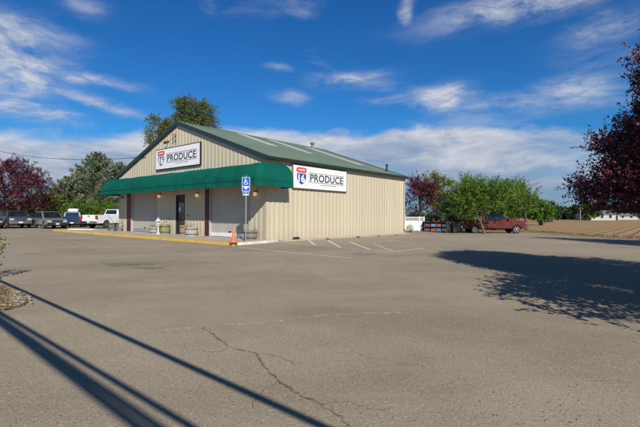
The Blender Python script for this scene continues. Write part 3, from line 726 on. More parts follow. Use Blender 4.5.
# ends
for j in (0, nc - 1):
    e = [g_[j] for g_ in grid]; wallp = Vector((0 if j == 0 else AL, AE if j == 0 else -.04, AB)); wallt = Vector((wallp.x, wallp.y, AT))
    mb.add([wallt] + e + [wallp], [tuple(range(len(e) + 2))])
aw = mb.build('awning', M['awning'], store)
for p_ in aw.data.polygons: p_.use_smooth = True
try: aw.data.set_sharp_from_angle(angle=R(25))
except Exception: pass
for u in [x * 2.1 + .2 for x in range(8)]:
    MB().tube([(-AD * q - .004, u, z + .003) for q, z in pf], .011, 5).build('canvas_seam', M['awning'], aw, smooth=True)
mb = MB()   # frame tubes underneath
for u in [x * 2.1 + .2 for x in range(8)]:
    mb.tube([(-.05, u, AB + .06), (-AD + .03, u, AB + .06)], .018, 6); mb.tube([(-AD + .05, u, AB + .1), (-AD * .7, u, AT - .35), (-.05, u, AT - .06)], .018, 6)
mb.tube([(-AD + .03, -AS + .05, AB + .03), (-AD + .03, AE - .4, AB + .03)], .02, 6); mb.tube([(-AD + .03, -AS + .05, AB + .03), (AL - .03, -AS + .05, AB + .03)], .02, 6)
mb.build('awning_frame', M['alu'], aw)
MB().bar((-AD - .008, -AS - .01, AB + VAL), (-AD - .008, AE - .37, AB + VAL), .012, .03).bar((-AD, -AS - .008, AB + VAL), (AL, -AS - .008, AB + VAL), .012, .03).build('awning_piping', M['awning'], aw)

# four-globe light fitting and vent high on the gable
gl = empty('gable_light', B(0, 8.85, 6.3), YAW, 'four small dark floodlights clustered high under the gable peak', 'light')
MB().box(-.06, 0, -.03, .03, -.3, .32).build('mount', M['wood'], gl)
for du in (-.17, .17):
    for dz in (-.05, .28):
        h = MB().bar((-.03, 0, dz), (-.14, du * .9, dz - .02), .03).lathe([(.02, -.07), (.05, .02), (.055, .04)], 10, (-.16, du, dz)).build('lamp_head', M['wood'], gl)
vb = empty('gable_bracket', B(-.04, 9.95, 6.25), YAW, 'small rusty red bracket left of the gable peak under the roof edge', 'bracket')
MB().box(-.05, 0, -.3, .3, -.05, .05).bar((-.04, -.2, 0), (-.3, -.25, -.12), .04).build('arm', pm('rusty_red', (.3, .12, .08), .8, .3, 8), vb)
MB().box(-.34, -.24, -.35, -.15, -.2, -.1).build('lamp_head', M['darkmetal'], vb)

# ------------------------------------------------------------------ signs on the walls
def shield_poly(w, h, n=10):
    pts = []
    for i in range(n + 1):      # right side down to the point
        t = i / n; z = h / 2 - h * t
        x = w / 2 * (1.0 if t < .05 else 1.0) * (1 - max(0, (t - .45) / .55) ** 2.2 * .98) * (.94 + .06 * math.sin(t * 6))
        pts.append((x, z))
    return pts + [(-x, z) for x, z in reversed(pts[:-1])]
def ring(mb, pts_o, pts_i, y0, y1):
    n = len(pts_o)
    for i in range(n):
        j = (i + 1) % n
        a, b_, c, d = pts_o[i], pts_o[j], pts_i[j], pts_i[i]
        mb.add([(a[0], y0, a[1]), (b_[0], y0, b_[1]), (c[0], y0, c[1]), (d[0], y0, d[1]), (a[0], y1, a[1]), (b_[0], y1, b_[1]), (c[0], y1, c[1]), (d[0], y1, d[1])],
               [(0, 1, 2, 3), (0, 4, 5, 1), (3, 2, 6, 7)])
def wall_sign(loc, rot, w, h, label, faded):
    r = empty('store_sign', loc, rot, label, 'sign', 'painted signs on the shop walls')
    MB().box(-w / 2, w / 2, -.04, .06, -h / 2, h / 2).build('panel', M['signwhite'], r)
    mb = MB(); t = .035
    mb.box(-w / 2 - t, w / 2 + t, -.055, .06, h / 2, h / 2 + t); mb.box(-w / 2 - t, w / 2 + t, -.055, .06, -h / 2 - t, -h / 2)
    mb.box(-w / 2 - t, -w / 2, -.053, .06, -h / 2, h / 2); mb.box(w / 2, w / 2 + t, -.053, .06, -h / 2, h / 2)
    mb.build('frame', M['wood'] if not faded else M['darkmetal'], r)
    sx_ = -w / 2 + w * .135; sh = h * .5; sw = w * .155
    MB().prism(shield_poly(sw * 1.1, sh * 1.1), -.044, -.041).build('shield_border', M['signwhite'], r)
    s_ = MB().prism(shield_poly(sw, sh), -.05, -.045).build('shield', M['shieldfade'] if faded else M['shieldblue'], r)
    for o in children(r)[-2:]:
        if o.name.startswith('shield'): o.location = (sx_, 0, -h * .1)
    s_.location = (sx_, 0, -h * .1)
    text_obj('numeral', '16', h * .46, M['signwhite'], r, (sx_, -.054, -h * .07), width=sw * .72, bold=.02, ext=.003)
    pts = []
    for i in range(24):
        a = 2 * math.pi * i / 24; ca, sa = math.cos(a), math.sin(a)
        pts.append((sw * .55 * math.copysign(abs(ca) ** .45, ca), h * .12 * math.copysign(abs(sa) ** .6, sa)))
    p_ = MB().prism(pts, -.052, -.045).build('red_banner', M['signred'], r); p_.location = (sx_, 0, h * .305)
    text_obj('banner_lettering', 'ROUTE', h * .12, M['signwhite'], r, (sx_, -.056, h * .305), width=sw * .72, bold=.003, ext=.003)
    bx0 = -w / 2 + w * .265; bx1 = w / 2 - w * .06; bz0 = -h * .22; bz1 = h * .235; t = .028
    mb = MB(); mb.box(bx0, bx1, -.046, -.041, bz1 - t, bz1); mb.box(bx0, bx1, -.046, -.041, bz0, bz0 + t); mb.box(bx0, bx0 + t, -.046, -.041, bz0 + t, bz1 - t); mb.box(bx1 - t, bx1, -.046, -.041, bz0 + t, bz1 - t)
    mb.build('letter_border', M['ink'], r)
    text_obj('lettering', 'PRODUCE', h * .42, M['ink'], r, ((bx0 + bx1) / 2, -.046, (bz0 + bz1) / 2), width=(bx1 - bx0) * .94, bold=.014, ext=.003, space=1.05, zs=1.12)
    mb = MB(); x = bx0 + (bx1 - bx0) * .3      # the line of writing beneath is too small to read: short worn strokes
    rr_ = random.Random(3)
    while x < bx0 + (bx1 - bx0) * .76:
        l = rr_.uniform(.03, .08); mb.box(x, x + l, -.044, -.041, -h * .315 - rr_.uniform(.0, .012), -h * .285 + rr_.uniform(0, .012)); x += l + rr_.uniform(.02, .05)
    mb.build('small_print', M['ink'] if not faded else M['shieldfade'], r)
    if not faded:
        mb = MB()
        for i in range(7):
            a = rr_.uniform(0, 6.3); cx = bx0 - .13 + rr_.uniform(-.05, .05); cz = -h * .36 + i * h * .095
            mb.add([(cx - .045, -.0445, cz), (cx, -.0445, cz - .03), (cx + .045, -.0445, cz + .015), (cx, -.0445, cz + .04)], [(0, 1, 2, 3)])
        mb.build('vine_decoration', M['palegreen'], r)
    return r
wall_sign(B(-.1, 8.55, 5.07), YAW - math.pi / 2, 5.35, 1.33, 'faded white produce sign with grey shield, high on the gable above the awning', True)
wall_sign(B(4.35, -.1, 3.47), YAW, 4.95, 1.27, 'white produce sign with blue shield on the long side wall', False)
# wall lamps
def lamp(u, z, label):
    r = empty('wall_lamp', B(-.03, u, z), YAW, label, 'lamp', 'round lamps on the shop front')
    MB().lathe([(.07, 0), (.075, .02), (.03, .04)], 12, (-.05, 0, .1)).bar((0, 0, .12), (-.1, 0, .13), .03).build('bracket', M['darkmetal'], r)
    MB().lathe([(.03, -.12), (.085, -.09), (.105, -.02), (.095, .05), (.06, .09)], 14, (-.13, 0, 0)).build('glass_shade', M['lampglass'], r, smooth=True)
    MB().lathe([(.07, .09), (.075, .12), (.03, .15)], 12, (-.13, 0, 0)).build('cap', M['darkmetal'], r)
lamp(.72, 2.42, 'warm glowing wall lamp nearest the shop corner, right of the wide grey roller door')
lamp(6.15, 2.5, 'warm glowing wall lamp between the entrance door and the nearer roller door')
lamp(10.75, 2.56, 'warm glowing wall lamp left of the entrance door beside the farther roller door')
r = empty('security_light', B(-.03, 16.5, 2.62), YAW, 'small dark unlit wall light at the far left end of the shop front', 'light')
MB().box(-.1, 0, -.06, .06, -.05, .05).build('housing', M['darkmetal'], r); MB().lathe([(.03, -.1), (.06, -.03), (.05, 0)], 10, (-.13, 0, -.02)).build('lens', M['glass'], r)
MB().box(-.05, -.035, 7.35 - .04, 7.35 + .04, 1.2, 1.3).build('door_switch', M['darkmetal'], store)

# ------------------------------------------------------------------ accessible parking sign
p = G(245.9, 242.6, .12) * 1.02; p.z = .118; d_ = p.y / F
rs = empty('parking_sign', p, R(4), 'blue wheelchair parking sign on a steel post at the sidewalk corner', 'sign')
topz = zat(246, 175.5, p.y) - .118
MB().tube([(0, .0, 0), (0, .0, topz)], .028, 8).lathe([(.07, 0), (.07, .015)], 12).build('post', M['alu'], rs)
def rrect(w, h, r, n=4):
    pts = []
    for cx, cz, a0 in ((w / 2 - r, h / 2 - r, 0), (-w / 2 + r, h / 2 - r, 90), (-w / 2 + r, -h / 2 + r, 180), (w / 2 - r, -h / 2 + r, 270)):
        for i in range(n + 1): a = R(a0 + 90 * i / n); pts.append((cx + r * math.cos(a), cz + r * math.sin(a)))
    return pts
sz = topz - .42; sw_, sh_ = .38, .68
q = MB().prism(rrect(sw_, sh_, .04), -.034, -.03).build('sign_plate', M['blue'], rs); q.location = (0, 0, sz)
mb = MB(); ring(mb, rrect(sw_, sh_, .04), rrect(sw_ - .03, sh_ - .03, .03), -.0365, -.034); q = mb.build('border', M['signwhite'], rs); q.location = (0, 0, sz)
mb = MB(); y0, y1 = -.038, -.0345   # wheelchair figure
cz0 = .08
cir = lambda r, cx, cz, n=20, a0=0, a1=360: [(cx + r * math.cos(R(a0 + (a1 - a0) * i / n)), cz + r * math.sin(R(a0 + (a1 - a0) * i / n))) for i in range(n + 1)]
mb.prism(cir(.026, -.03, cz0 + .165)[:-1], y0, y1)
def stroke(a, b_, w):
    a = Vector((a[0], 0, a[1])); b_ = Vector((b_[0], 0, b_[1])); d = (b_ - a).normalized(); n_ = Vector((-d.z, 0, d.x)) * w / 2
    mb.prism([((a + n_).x, (a + n_).z), ((b_ + n_).x, (b_ + n_).z), ((b_ - n_).x, (b_ - n_).z), ((a - n_).x, (a - n_).z)], y0, y1)
stroke((-.028, cz0 + .14), (-.018, cz0 + .02), .03); stroke((-.02, cz0 + .095), (.05, cz0 + .09), .018)
stroke((-.02, cz0 + .022), (.055, cz0 + .022), .026); stroke((.05, cz0 + .03), (.08, cz0 - .07), .024); stroke((.075, cz0 - .07), (.105, cz0 - .06), .02)
arc_o = cir(.088, -.012, cz0 - .01, 18, 115, 385); arc_i = cir(.068, -.012, cz0 - .01, 18, 115, 385)
for i in range(18): mb.prism([arc_o[i], arc_o[i + 1], arc_i[i + 1], arc_i[i]], y0, y1)
q = mb.build('wheelchair_symbol', M['signwhite'], rs); q.location = (0, 0, sz)
mb = MB(); mb.box(-.14, .14, y0, y1, -.15, -.095); mb.prism([(-.05, -.17), (.05, -.17), (.028, -.24), (-.028, -.24)], y0, y1); mb.box(-.09, -.06, y0, y1, -.2, -.175); mb.box(.06, .09, y0, y1, -.2, -.175)
q = mb.build('lettering_marks', M['signwhite'], rs); q.location = (0, 0, sz)
q = MB().prism(rrect(.3, .17, .02), -.034, -.03).build('lower_plate', M['blue'], rs); q.location = (0, 0, sz - .45)
mb = MB()
ring(mb, rrect(.3, .17, .02), rrect(.275, .145, .015), -.0365, -.034); mb.box(-.11, .11, y0, y1, -.055, -.02); mb.prism([(-.03, .0), (.03, .0), (0, .055)], y0, y1)
q = mb.build('lower_plate_marks', M['signwhite'], rs); q.location = (0, 0, sz - .45)
MB().lathe([(.012, -.04), (.012, -.036)], 8, (0, 0, sz + .28), 'Y').lathe([(.012, -.04), (.012, -.036)], 8, (0, 0, sz - .28), 'Y').build('bolt', M['alu'], rs)
# cone
p = G(233.8, 243.6, .12) * 1.022; co = empty('traffic_cone', (p.x, p.y, .12), R(20), 'faded orange traffic cone on the sidewalk corner beside the kerb', 'cone')
MB().lathe([(.125, .03), (.12, .06), (.03, .66), (.022, .7)], 20).build('cone_body', M['orange'], co, smooth=True)
bo = MB().prism(rrect(.36, .36, .05), 0, .03).build('base', M['orange'], co, bevel=.006); bo.rotation_euler = (R(90), 0, 0); bo.location = (0, 0, .031)

# planters and the things along the shop front --------------------------------
def barrel(name, loc, r, h, mat, label, plant=None, bulge=1.12, group='wooden planters along the shop front', rz=0):
    o = empty(name, loc, rz, label, 'planter', group); mb = MB(); n = 20
    pr = [(r * .86, 0), (r * .86 * bulge, h * .5), (r, h)]
    for k in range(n):
        t0 = 2 * math.pi * (k + .04) / n; t1 = 2 * math.pi * (k + .96) / n
        for (ra, za), (rb, zb) in zip(pr[:-1], pr[1:]):
            q = [(ra * math.cos(t0), ra * math.sin(t0), za), (ra * math.cos(t1), ra * math.sin(t1), za), (rb * math.cos(t1), rb * math.sin(t1), zb), (rb * math.cos(t0), rb * math.sin(t0), zb)]
            qi = [(x * .92, y * .92, z) for x, y, z in q]
            mb.add(q + qi, [(0, 1, 2, 3), (7, 6, 5, 4), (0, 4, 5, 1), (2, 6, 7, 3), (1, 5, 6, 2), (3, 7, 4, 0)])
    mb.build('staves', M[mat], o)
    for z in (.22, .8):
        rr_ = (np.interp(z * h, [q[1] for q in pr], [q[0] for q in pr])) + .006
        mb = MB(); nn = 24
        for k in range(nn):
            t0, t1 = 2 * math.pi * k / nn, 2 * math.pi * (k + 1) / nn
            mb.quad((rr_ * math.cos(t0), rr_ * math.sin(t0), z * h - .02), (rr_ * math.cos(t1), rr_ * math.sin(t1), z * h - .02), (rr_ * math.cos(t1), rr_ * math.sin(t1), z * h + .02), (rr_ * math.cos(t0), rr_ * math.sin(t0), z * h + .02))
        mb.build('hoop', M['darkmetal'], o)
    MB().lathe([(r * .8, h * .82), (r * .5, h * .88), (.02, h * .9)], 16).build('soil', M['soil'], o)
    if plant:
        crown(o, [(0, 0, h + .06, r * .75, r * .75, .14)], 16, 7, .05, M[plant], .12, hole=.1, name='foliage')
    return o
def fr(px, out):     # floor point in front of the facade seen at px, 'out' metres from the wall
    rr_ = (px - 320) / F; x0 = BO.x - bv.x * out; y0 = BO.y - bv.y * out
    u = (rr_ * y0 - x0) / (av.x - rr_ * av.y); return B(-out, u, 0)
barrel('planter', fr(250.5, .55), .38, .46, 'wood', 'grey half barrel planter by the nearer roller door and shop corner', 'olive')
barrel('planter', fr(191.5, .6), .4, .52, 'greywood', 'pale grey half barrel planter right of the entrance door', 'olive')
barrel('planter', fr(183.5, .35), .24, .62, 'brownwood', 'narrow brown wooden planter directly right of the entrance door', 'yellowg')
barrel('planter', fr(165, .45), .34, .62, 'greenwood', 'tall green stained tub left of the entrance door', 'olive')
barrel('planter', fr(154.5, .6), .36, .38, 'greywood', 'low grey barrel planter in front of the farther roller door', 'olive')
p = fr(158.3, .95); st = empty('garden_statue', p, 0, 'white garden lantern statue with pointed cap beside the green tub', 'statue')
MB().lathe([(.14, 0), (.14, .06), (.08, .12), (.07, .42), (.1, .5), (.16, .54), (.17, .58)], 14).build('pedestal', M['stone'], st, smooth=True)
MB().lathe([(.07, .58), (.11, .64), (.1, .78), (.07, .84)], 8).build('lantern_chamber', M['stone'], st)
MB().lathe([(.21, .84), (.19, .87), (.1, .98), (.03, 1.06), (.035, 1.1), (.01, 1.12)], 14).build('cap', M['stone'], st, smooth=True)
# wire cart at the left end
p = fr(115.5, .5); ct = empty('wire_cart', (p.x, p.y, .12), YAW - math.pi / 2, 'low dark wire garden cart at the far left end of the sidewalk', 'cart')
mb = MB()
for x in (-.55, .55):
    for y in (-.28, .28): mb.tube([(x, y, .08), (x * 1.05, y * 1.1, .62)], .015, 6)
for z in (.2, .6):
    k = 1 + .05 * (z > .5)
    c4 = [(-.55 * k, -.28 * k, z), (.55 * k, -.28 * k, z), (.55 * k, .28 * k, z), (-.55 * k, .28 * k, z)]
    for a, b_ in zip(c4, c4[1:] + c4[:1]): mb.tube([a, b_], .014, 6)
mb.tube([(.55, -.2, .6), (.8, -.2, .8), (.8, .2, .8), (.55, .2, .6)], .014, 6)
mb.build('frame', M['darkmetal'], ct)
mb = MB()
for i in range(1, 14): x = -.55 + i * 1.1 / 14; mb.tube([(x, -.28, .2), (x * 1.03, -.3, .6)], .005, 4); mb.tube([(x, .28, .2), (x * 1.03, .3, .6)], .005, 4); mb.tube([(x, -.28, .2), (x, .28, .2)], .005, 4)
mb.build('wire_basket', M['alu'], ct)
for x in (-.5, .5):
    for y in (-.28, .28): MB().lathe([(.08, -.02), (.08, .02)], 14, (x, y, .08), 'Y').build('wheel', M['rubber'], ct)
# white plank on the walk's far-left end seen in the photo
pA = G(70, 229.6, .12); pB = G(95, 229.9, .12)
MB().bar((pA.x, pA.y, .16), (pB.x, pB.y, .16), .5, .08).build('concrete_slab', M['kerbwhite'], None)
tag(bpy.data.objects['concrete_slab'], 'long pale concrete slab lying behind the yellow kerb at its left end', 'slab')
# along the side wall
p = B(1.95, -.32, -.05); o = MB()
o.prism([(-.24, 0), (.24, 0), (.22, .08), (.16, .13), (-.16, .13), (-.22, .08)], -.07, .07)
o = o.build('wheel_stop', M['rubber'], None, bevel=.01); o.location = (p.x, p.y, .07); o.rotation_euler = (0, 0, YAW); tag(o, 'short black rubber wheel stop at the foot of the side wall', 'wheel stop')
places = ['nearest the shop corner', 'below the right edge of the side sign', 'past the middle of the wall', 'nearest the far end of the wall']
for i, (px, py, s_) in enumerate(((328, 240, .12), (358.5, 238, .12), (379, 236.8, .1), (397, 235.6, .1))):
    p = G(px, py); bm = bmesh.new(); bmesh.ops.create_icosphere(bm, subdivisions=2, radius=s_)
    for v in bm.verts: v.co *= random.uniform(.75, 1.2); v.co.z *= .7
    me = bpy.data.meshes.new('rock'); bm.to_mesh(me); bm.free(); me.materials.append(M['rock'])
    o = bpy.data.objects.new('rock', me); col.objects.link(o); o.location = (p.x, p.y, s_ * .4)
    tag(o, 'small brown rock by the side wall, ' + places[i], 'rock', 'rocks along the side wall')

# ------------------------------------------------------------------ vehicles
def arc(cx, r, z0, n=9):       # wheel arch from rear to front along the bottom edge
    a0 = math.asin(max(-1, min(1, (z0 - .36) / r)))
    return [(cx + r * math.cos(t), .36 + r * math.sin(t)) for t in np.linspace(a0, math.pi - a0, n)]
def frustum_pts(x0, x1, X0, X1, w0, w1, z0, z1):
    return [Vector(v) for v in ((x0, -w0, z0), (x1, -w0, z0), (x1, w0, z0), (x0, w0, z0), (X0, -w1, z1), (X1, -w1, z1), (X1, w1, z1), (X0, w1, z1))]
def panel(a, b_, c, d, u0, u1, v0, v1, out=.006, th=.01):
    """a-b bottom, d-c top; sub-rectangle of the quad, standing proud"""
    nrm = (b_ - a).cross(d - a).normalized()
    def P(u, v): return a.lerp(b_, u).lerp(d.lerp(c, u), v)
    q = [P(u0, v0), P(u1, v0), P(u1, v1), P(u0, v1)]
    return MB().add([v + nrm * out for v in q] + [v - nrm * th for v in q], [(0, 1, 2, 3), (0, 4, 5, 1), (1, 5, 6, 2), (2, 6, 7, 3), (3, 7, 4, 0)])
def vehicle(name, loc, heading, S, label, cat, paint, roofpaint=None):
    r = empty(name, loc, heading, label, cat)
    Lh = S['L'] / 2; hw = S['W'] / 2; fw, rw, R_ = S['fw'], S['rw'], S['R']; zb = S['zb']
    top = S['top']      # outline of lower body, from the front to the rear, [(x,z)...]
    ar = R_ + .07
    poly = [(-Lh + .02, zb)] + [(x, z) for x, z in reversed(arc(rw, ar, zb))] + [(x, z) for x, z in reversed(arc(fw, ar, zb))] + [(Lh - .03, zb)] + top
    poly = [(x, z) for x, z in poly]
    mb = MB().prism(poly, -hw, hw); me = bpy.data.meshes.new('body'); me.from_pydata(mb.v, [], mb.f)
    bm = bmesh.new(); bm.from_mesh(me); bmesh.ops.recalc_face_normals(bm, faces=bm.faces)
    if S.get('bed'):
        x0, x1 = S['bed']
        for f in list(bm.faces):
            c = f.calc_center_median()
            if f.normal.z > .9 and x0 - .02 < c.x < x1 + .02 and len(f.verts) == 4 and c.z > .8:
                bmesh.ops.inset_region(bm, faces=[f], thickness=.07); bmesh.ops.translate(bm, verts=f.verts, vec=(0, 0, -.48))
    es = [e for e in bm.edges if len(e.link_faces) == 2 and any(len(f.verts) > 8 for f in e.link_faces)]
    bmesh.ops.bevel(bm, geom=es, offset=.045, segments=3, affect='EDGES', clamp_overlap=True)
    for v in bm.verts:      # gentle tumblehome and rounded nose in plan
        k = abs(v.co.x) / Lh
        if k > .82: v.co.y *= 1 - (k - .82) ** 1.5 * 1.1
        v.co.y *= 1 - .05 * max(0, (v.co.z - .75))
    bm.to_mesh(me); bm.free(); me.materials.append(paint)
    for p_ in me.polygons: p_.use_smooth = True
    try: me.set_sharp_from_angle(angle=R(30))
    except Exception: pass
    body = bpy.data.objects.new('body', me); col.objects.link(body); body.parent = r
    MB().box(-Lh + .25, Lh - .3, -hw * .72, hw * .72, zb - .06, zb + .42).build('underbody', M['plastic'], r)
    # cabin
    x0, x1, X0, X1, z0, z1 = S['cab']; w0, w1 = hw * .95, hw * S.get('w1', .78)
    q = frustum_pts(x0, x1, X0, X1, w0, w1, z0, z1)
    cabn = MB().add(q, [(0, 3, 2, 1), (4, 5, 6, 7), (0, 1, 5, 4), (2, 3, 7, 6), (1, 2, 6, 5), (3, 0, 4, 7)]).build('cabin', roofpaint or paint, r, smooth=True, bevel=.05)
    panel(q[1], q[2], q[6], q[5], .06, .94, .1, .93, .012).build('windshield', M['glass'], cabn)
    panel(q[3], q[0], q[4], q[7], .1, .9, .2, .9, .012).build('rear_window', M['glass'], cabn)
    for side in (0, 1):
        a, b_, c, d = (q[0], q[1], q[5], q[4]) if side == 0 else (q[2], q[3], q[7], q[6])
        for (u0, u1) in S['win']:
            if side: u0, u1 = 1 - u1, 1 - u0
            panel(a, b_, c, d, u0, u1, .14, .88, .012).build('side_window', M['glass'], cabn)
    # wheels
    for wx in (fw, rw):
        for sy in (-1, 1):
            wy = sy * (hw - .12)
            ty = MB().lathe([(R_ * .62, -.11), (R_ * .93, -.115), (R_, -.08), (R_, .08), (R_ * .93, .115), (R_ * .62, .11)], 24, (0, 0, 0), 'Y').build('wheel', M['rubber'], r, smooth=True)
            ty.location = (wx, wy, R_)
            mb = MB().lathe([(R_ * .64, .04), (R_ * .64, .118), (R_ * .58, .118), (R_ * .55, .07)], 20, (0, 0, 0), 'Y')
            for k in range(6):
                a = k * math.pi / 3; mb.bar((math.cos(a) * .05, .09, math.sin(a) * .05), (math.cos(a) * R_ * .6, .1, math.sin(a) * R_ * .6), .03, .085)
            mb.lathe([(.07, .06), (.07, .115), (.04, .125)], 12, (0, 0, 0), 'Y')
            rm = mb.build('rim', M['rim'], ty)
            if sy < 0: rm.rotation_euler = (0, 0, math.pi)
    # bumpers, lamps, grille
    fx = Lh; fz = S['fz']
    MB().box(fx - .18, fx + .05, -hw * .93, hw * .93, zb - .02, zb + .24).build('bumper', M[S.get('bump', 'chrome')], r, bevel=.04)
    MB().box(-fx - .06, -fx + .14, -hw * .93, hw * .93, zb + .02, zb + .24).build('bumper', M[S.get('bump', 'chrome')], r, bevel=.04)
    gr_ = MB().box(fx - .08, fx + .012, -hw * .5, hw * .5, zb + .3, fz - .08).build('grille', M['plastic'], r)
    mb = MB()
    for k in range(4): z = zb + .34 + k * (fz - .12 - zb - .34) / 3; mb.box(fx + .005, fx + .025, -hw * .5, hw * .5, z - .012, z + .012)
    mb.build('grille_bar', M['chrome'], gr_)
    for sy in (-1, 1):
        a, b_ = sorted((sy * hw * .52, sy * hw * .9)); MB().box(fx - .14, fx + .008, a, b_, fz - .3, fz - .09).build('headlight', M['lamp_lens'], r, bevel=.015)
        a, b_ = sorted((sy * hw * .8, sy * hw * 1.0)); MB().box(-fx - .012, -fx + .1, a, b_, S['rz'] - .45, S['rz'] - .1).build('tail_light', M['red_lens'], r, bevel=.01)
        m_ = MB().box(S['mx'] - .06, S['mx'] + .08, min(sy * hw * .99, sy * (hw + .2)), max(sy * hw * .99, sy * (hw + .2)), z0 + .02, z0 + .2).build('mirror', M['plastic'] if S.get('bump') != 'body' else paint, r, bevel=.02)
        for dx in S['doors']:
            MB().box(dx - .006, dx + .006, min(sy * (hw * .97), sy * (hw + .003)), max(sy * hw * .97, sy * (hw + .003)), zb + .08, z0 - .03).build('door_seam', M['black'], r)
        for hx in S['handles']:
            MB().box(hx - .09, hx + .09, min(sy * hw * .97, sy * (hw + .02)), max(sy * hw * .97, sy * (hw + .02)), z0 - .2, z0 - .16).build('door_handle', M['chrome'] if S.get('bump') == 'chrome' else M['plastic'], r)
    MB().box(-fx - .075, -fx - .06, -.16, .16, zb + .07, zb + .2).build('number_plate', M['plate'], r)
    MB().box(fx + .05, fx + .06, -.16, .16, zb + .05, zb + .18).build('number_plate', M['plate'], r)
    if S.get('bed'): MB().box(-fx - .01, -fx + .0, -.12, .12, S['rz'] - .22, S['rz'] - .14).build('tailgate_handle', M['plastic'], r)
    return r
def pickup(L=5.9, W=1.98, H=1.9, crew=True, rail=1.36, hood=1.24, bump='chrome'):
    Lh = L / 2; fw = Lh - .95; rw = -Lh + 1.25; cx1 = Lh - 1.45; cx0 = cx1 - (2.45 if crew else 1.75)
    return dict(L=L, W=W, R=.39, zb=.48, fw=fw, rw=rw, fz=hood - .04, rz=rail, bump=bump,
        top=[(Lh, .55), (Lh, hood - .14), (Lh - .12, hood - .03), (cx1 + .05, hood + .05), (cx1 - .1, rail - .03), (cx0, rail - .03), (cx0 - .04, rail), (-Lh, rail), (-Lh, .55)],
        bed=(-Lh, cx0 - .04), cab=(cx0, cx1 + .12, cx0 + .18, cx1 - .62, rail - .08, H),
        win=[(.07, .47), (.51, .88)] if crew else [(.08, .22), (.26, .86)], mx=cx1 - .3, doors=[cx1 - .05, (cx0 + cx1) / 2 + .02, cx0 + .1] if crew else [cx1 - .05, cx0 + .3], handles=[cx0 + .35, (cx0 + cx1) / 2 + .25] if crew else [cx0 + .5])
def suvspec(L=4.6, W=1.86, H=1.68, belt=1.02, hood=.98, bump='body', box=False):
    Lh = L / 2
    return dict(L=L, W=W, R=.35, zb=.36, fw=Lh - .88, rw=-Lh + .85, fz=hood - .06, rz=belt + .06, bump='plastic',
        top=[(Lh, .45), (Lh, hood - .2), (Lh - .15, hood - .06), (Lh - 1.15, hood + .04), (Lh - 1.35, belt), (-Lh + .1, belt + .06), (-Lh, belt - .05), (-Lh, .45)],
        cab=(-Lh + .08, Lh - 1.05, -Lh + (.2 if box else .45), Lh - 1.95 + (.3 if box else 0), belt - .05, H), win=[(.05, .3), (.33, .6), (.63, .9)], mx=Lh - 1.5, doors=[Lh - 1.35, Lh - 2.3, -Lh + 1.2], handles=[Lh - 2.1, -Lh + 1.45])
p = atd(490.5, 41.2); vehicle('pickup_truck', (p.x, p.y, g(p.x, p.y)), R(-3), dict(pickup(6.2, 2.0, 1.84), w1=.87), 'dark red crew cab pickup truck parked side-on under the green tree', 'pickup truck', M['p_red'])
p = atd(112.5, 43.2); vehicle('pickup_truck', (p.x, p.y, 0), R(72), pickup(5.9, 2.0, 1.92, False, 1.38), 'white pickup truck seen from behind, half hidden by the shop', 'pickup truck', M['p_white'])
p = atd(75.5, 45); vehicle('off_road_vehicle', (p.x, p.y, 0), R(112), dict(suvspec(4.2, 1.75, 1.62, 1.08, 1.0, box=True)), 'dark blue off-road vehicle with pale roof box left of the white pickup', 'off-road vehicle', M['p_blue'])
bx_ = children([o for o in bpy.data.objects if o.get('category') == 'off-road vehicle'][0])[0].parent
MB().box(-1.6, -.3, -.48, .48, 1.64, 1.98).build('roof_box', M['p_white'], bx_, bevel=.08)
MB().bar((-1.3, -.6, 1.63), (-1.3, .6, 1.63), .04).build('roof_bar', M['plastic'], bx_)
MB().bar((-.6, -.6, 1.63), (-.6, .6, 1.63), .04).build('roof_bar', M['plastic'], bx_)
p = atd(49.5, 40.5); vehicle('crossover', (p.x, p.y, 0), R(-40), suvspec(4.4, 1.82, 1.66, 1.0, .96), 'silver crossover facing the lot between slate pickup and blue vehicle', 'car', M['p_silver'])
p = atd(15, 41.5); vehicle('pickup_truck', (p.x, p.y, 0), R(-44), pickup(5.4, 1.95, 1.72, True, 1.2, 1.12), 'slate blue pickup facing the lot under the purple tree', 'pickup truck', M['p_slate'])
p = atd(-12, 39.5); vehicle('crossover', (p.x, p.y, 0), R(-45), suvspec(4.4, 1.8, 1.45, .9, .88), 'dark blue car cut by the left edge of the photo', 'car', M['p_blue'])

# ------------------------------------------------------------------ things right of the shop
p0_, p1_ = atd(404.6, 41), atd(424, 41.3); zf = g(p0_.x, p0_.y) - .1
fe = empty('white_fence', (p0_.x, p0_.y, zf), math.atan2(p1_.y - p0_.y, p1_.x - p0_.x), 'white painted yard fence with open top rail behind the shop corner', 'fence')
fl = (p1_ - p0_).length
mb = MB(); n = 11
for i in range(n): mb.box(i * fl / n + .006, (i + 1) * fl / n - .006, -.015, .015, .06, 1.0)
mb.build('board_panel', M['white'], fe)
mb = MB()
for i in range(12):
    a = i * fl / 12; mb.bar((a, 0, 1.04), (a + fl / 12, 0, 1.36), .012, .03); mb.bar((a + fl / 12, .012, 1.04), (a, .012, 1.36), .012, .03)
mb.build('lattice_top', M['white'], fe); MB().box(0, fl, -.03, .03, 1.36, 1.42).box(0, fl, -.03, .03, 1.0, 1.04).build('rail', M['white'], fe)
for x in (0, fl * .76, fl): MB().box(x - .05, x + .05, -.055, .055, 0, 1.46).build('post', M['white'], fe)
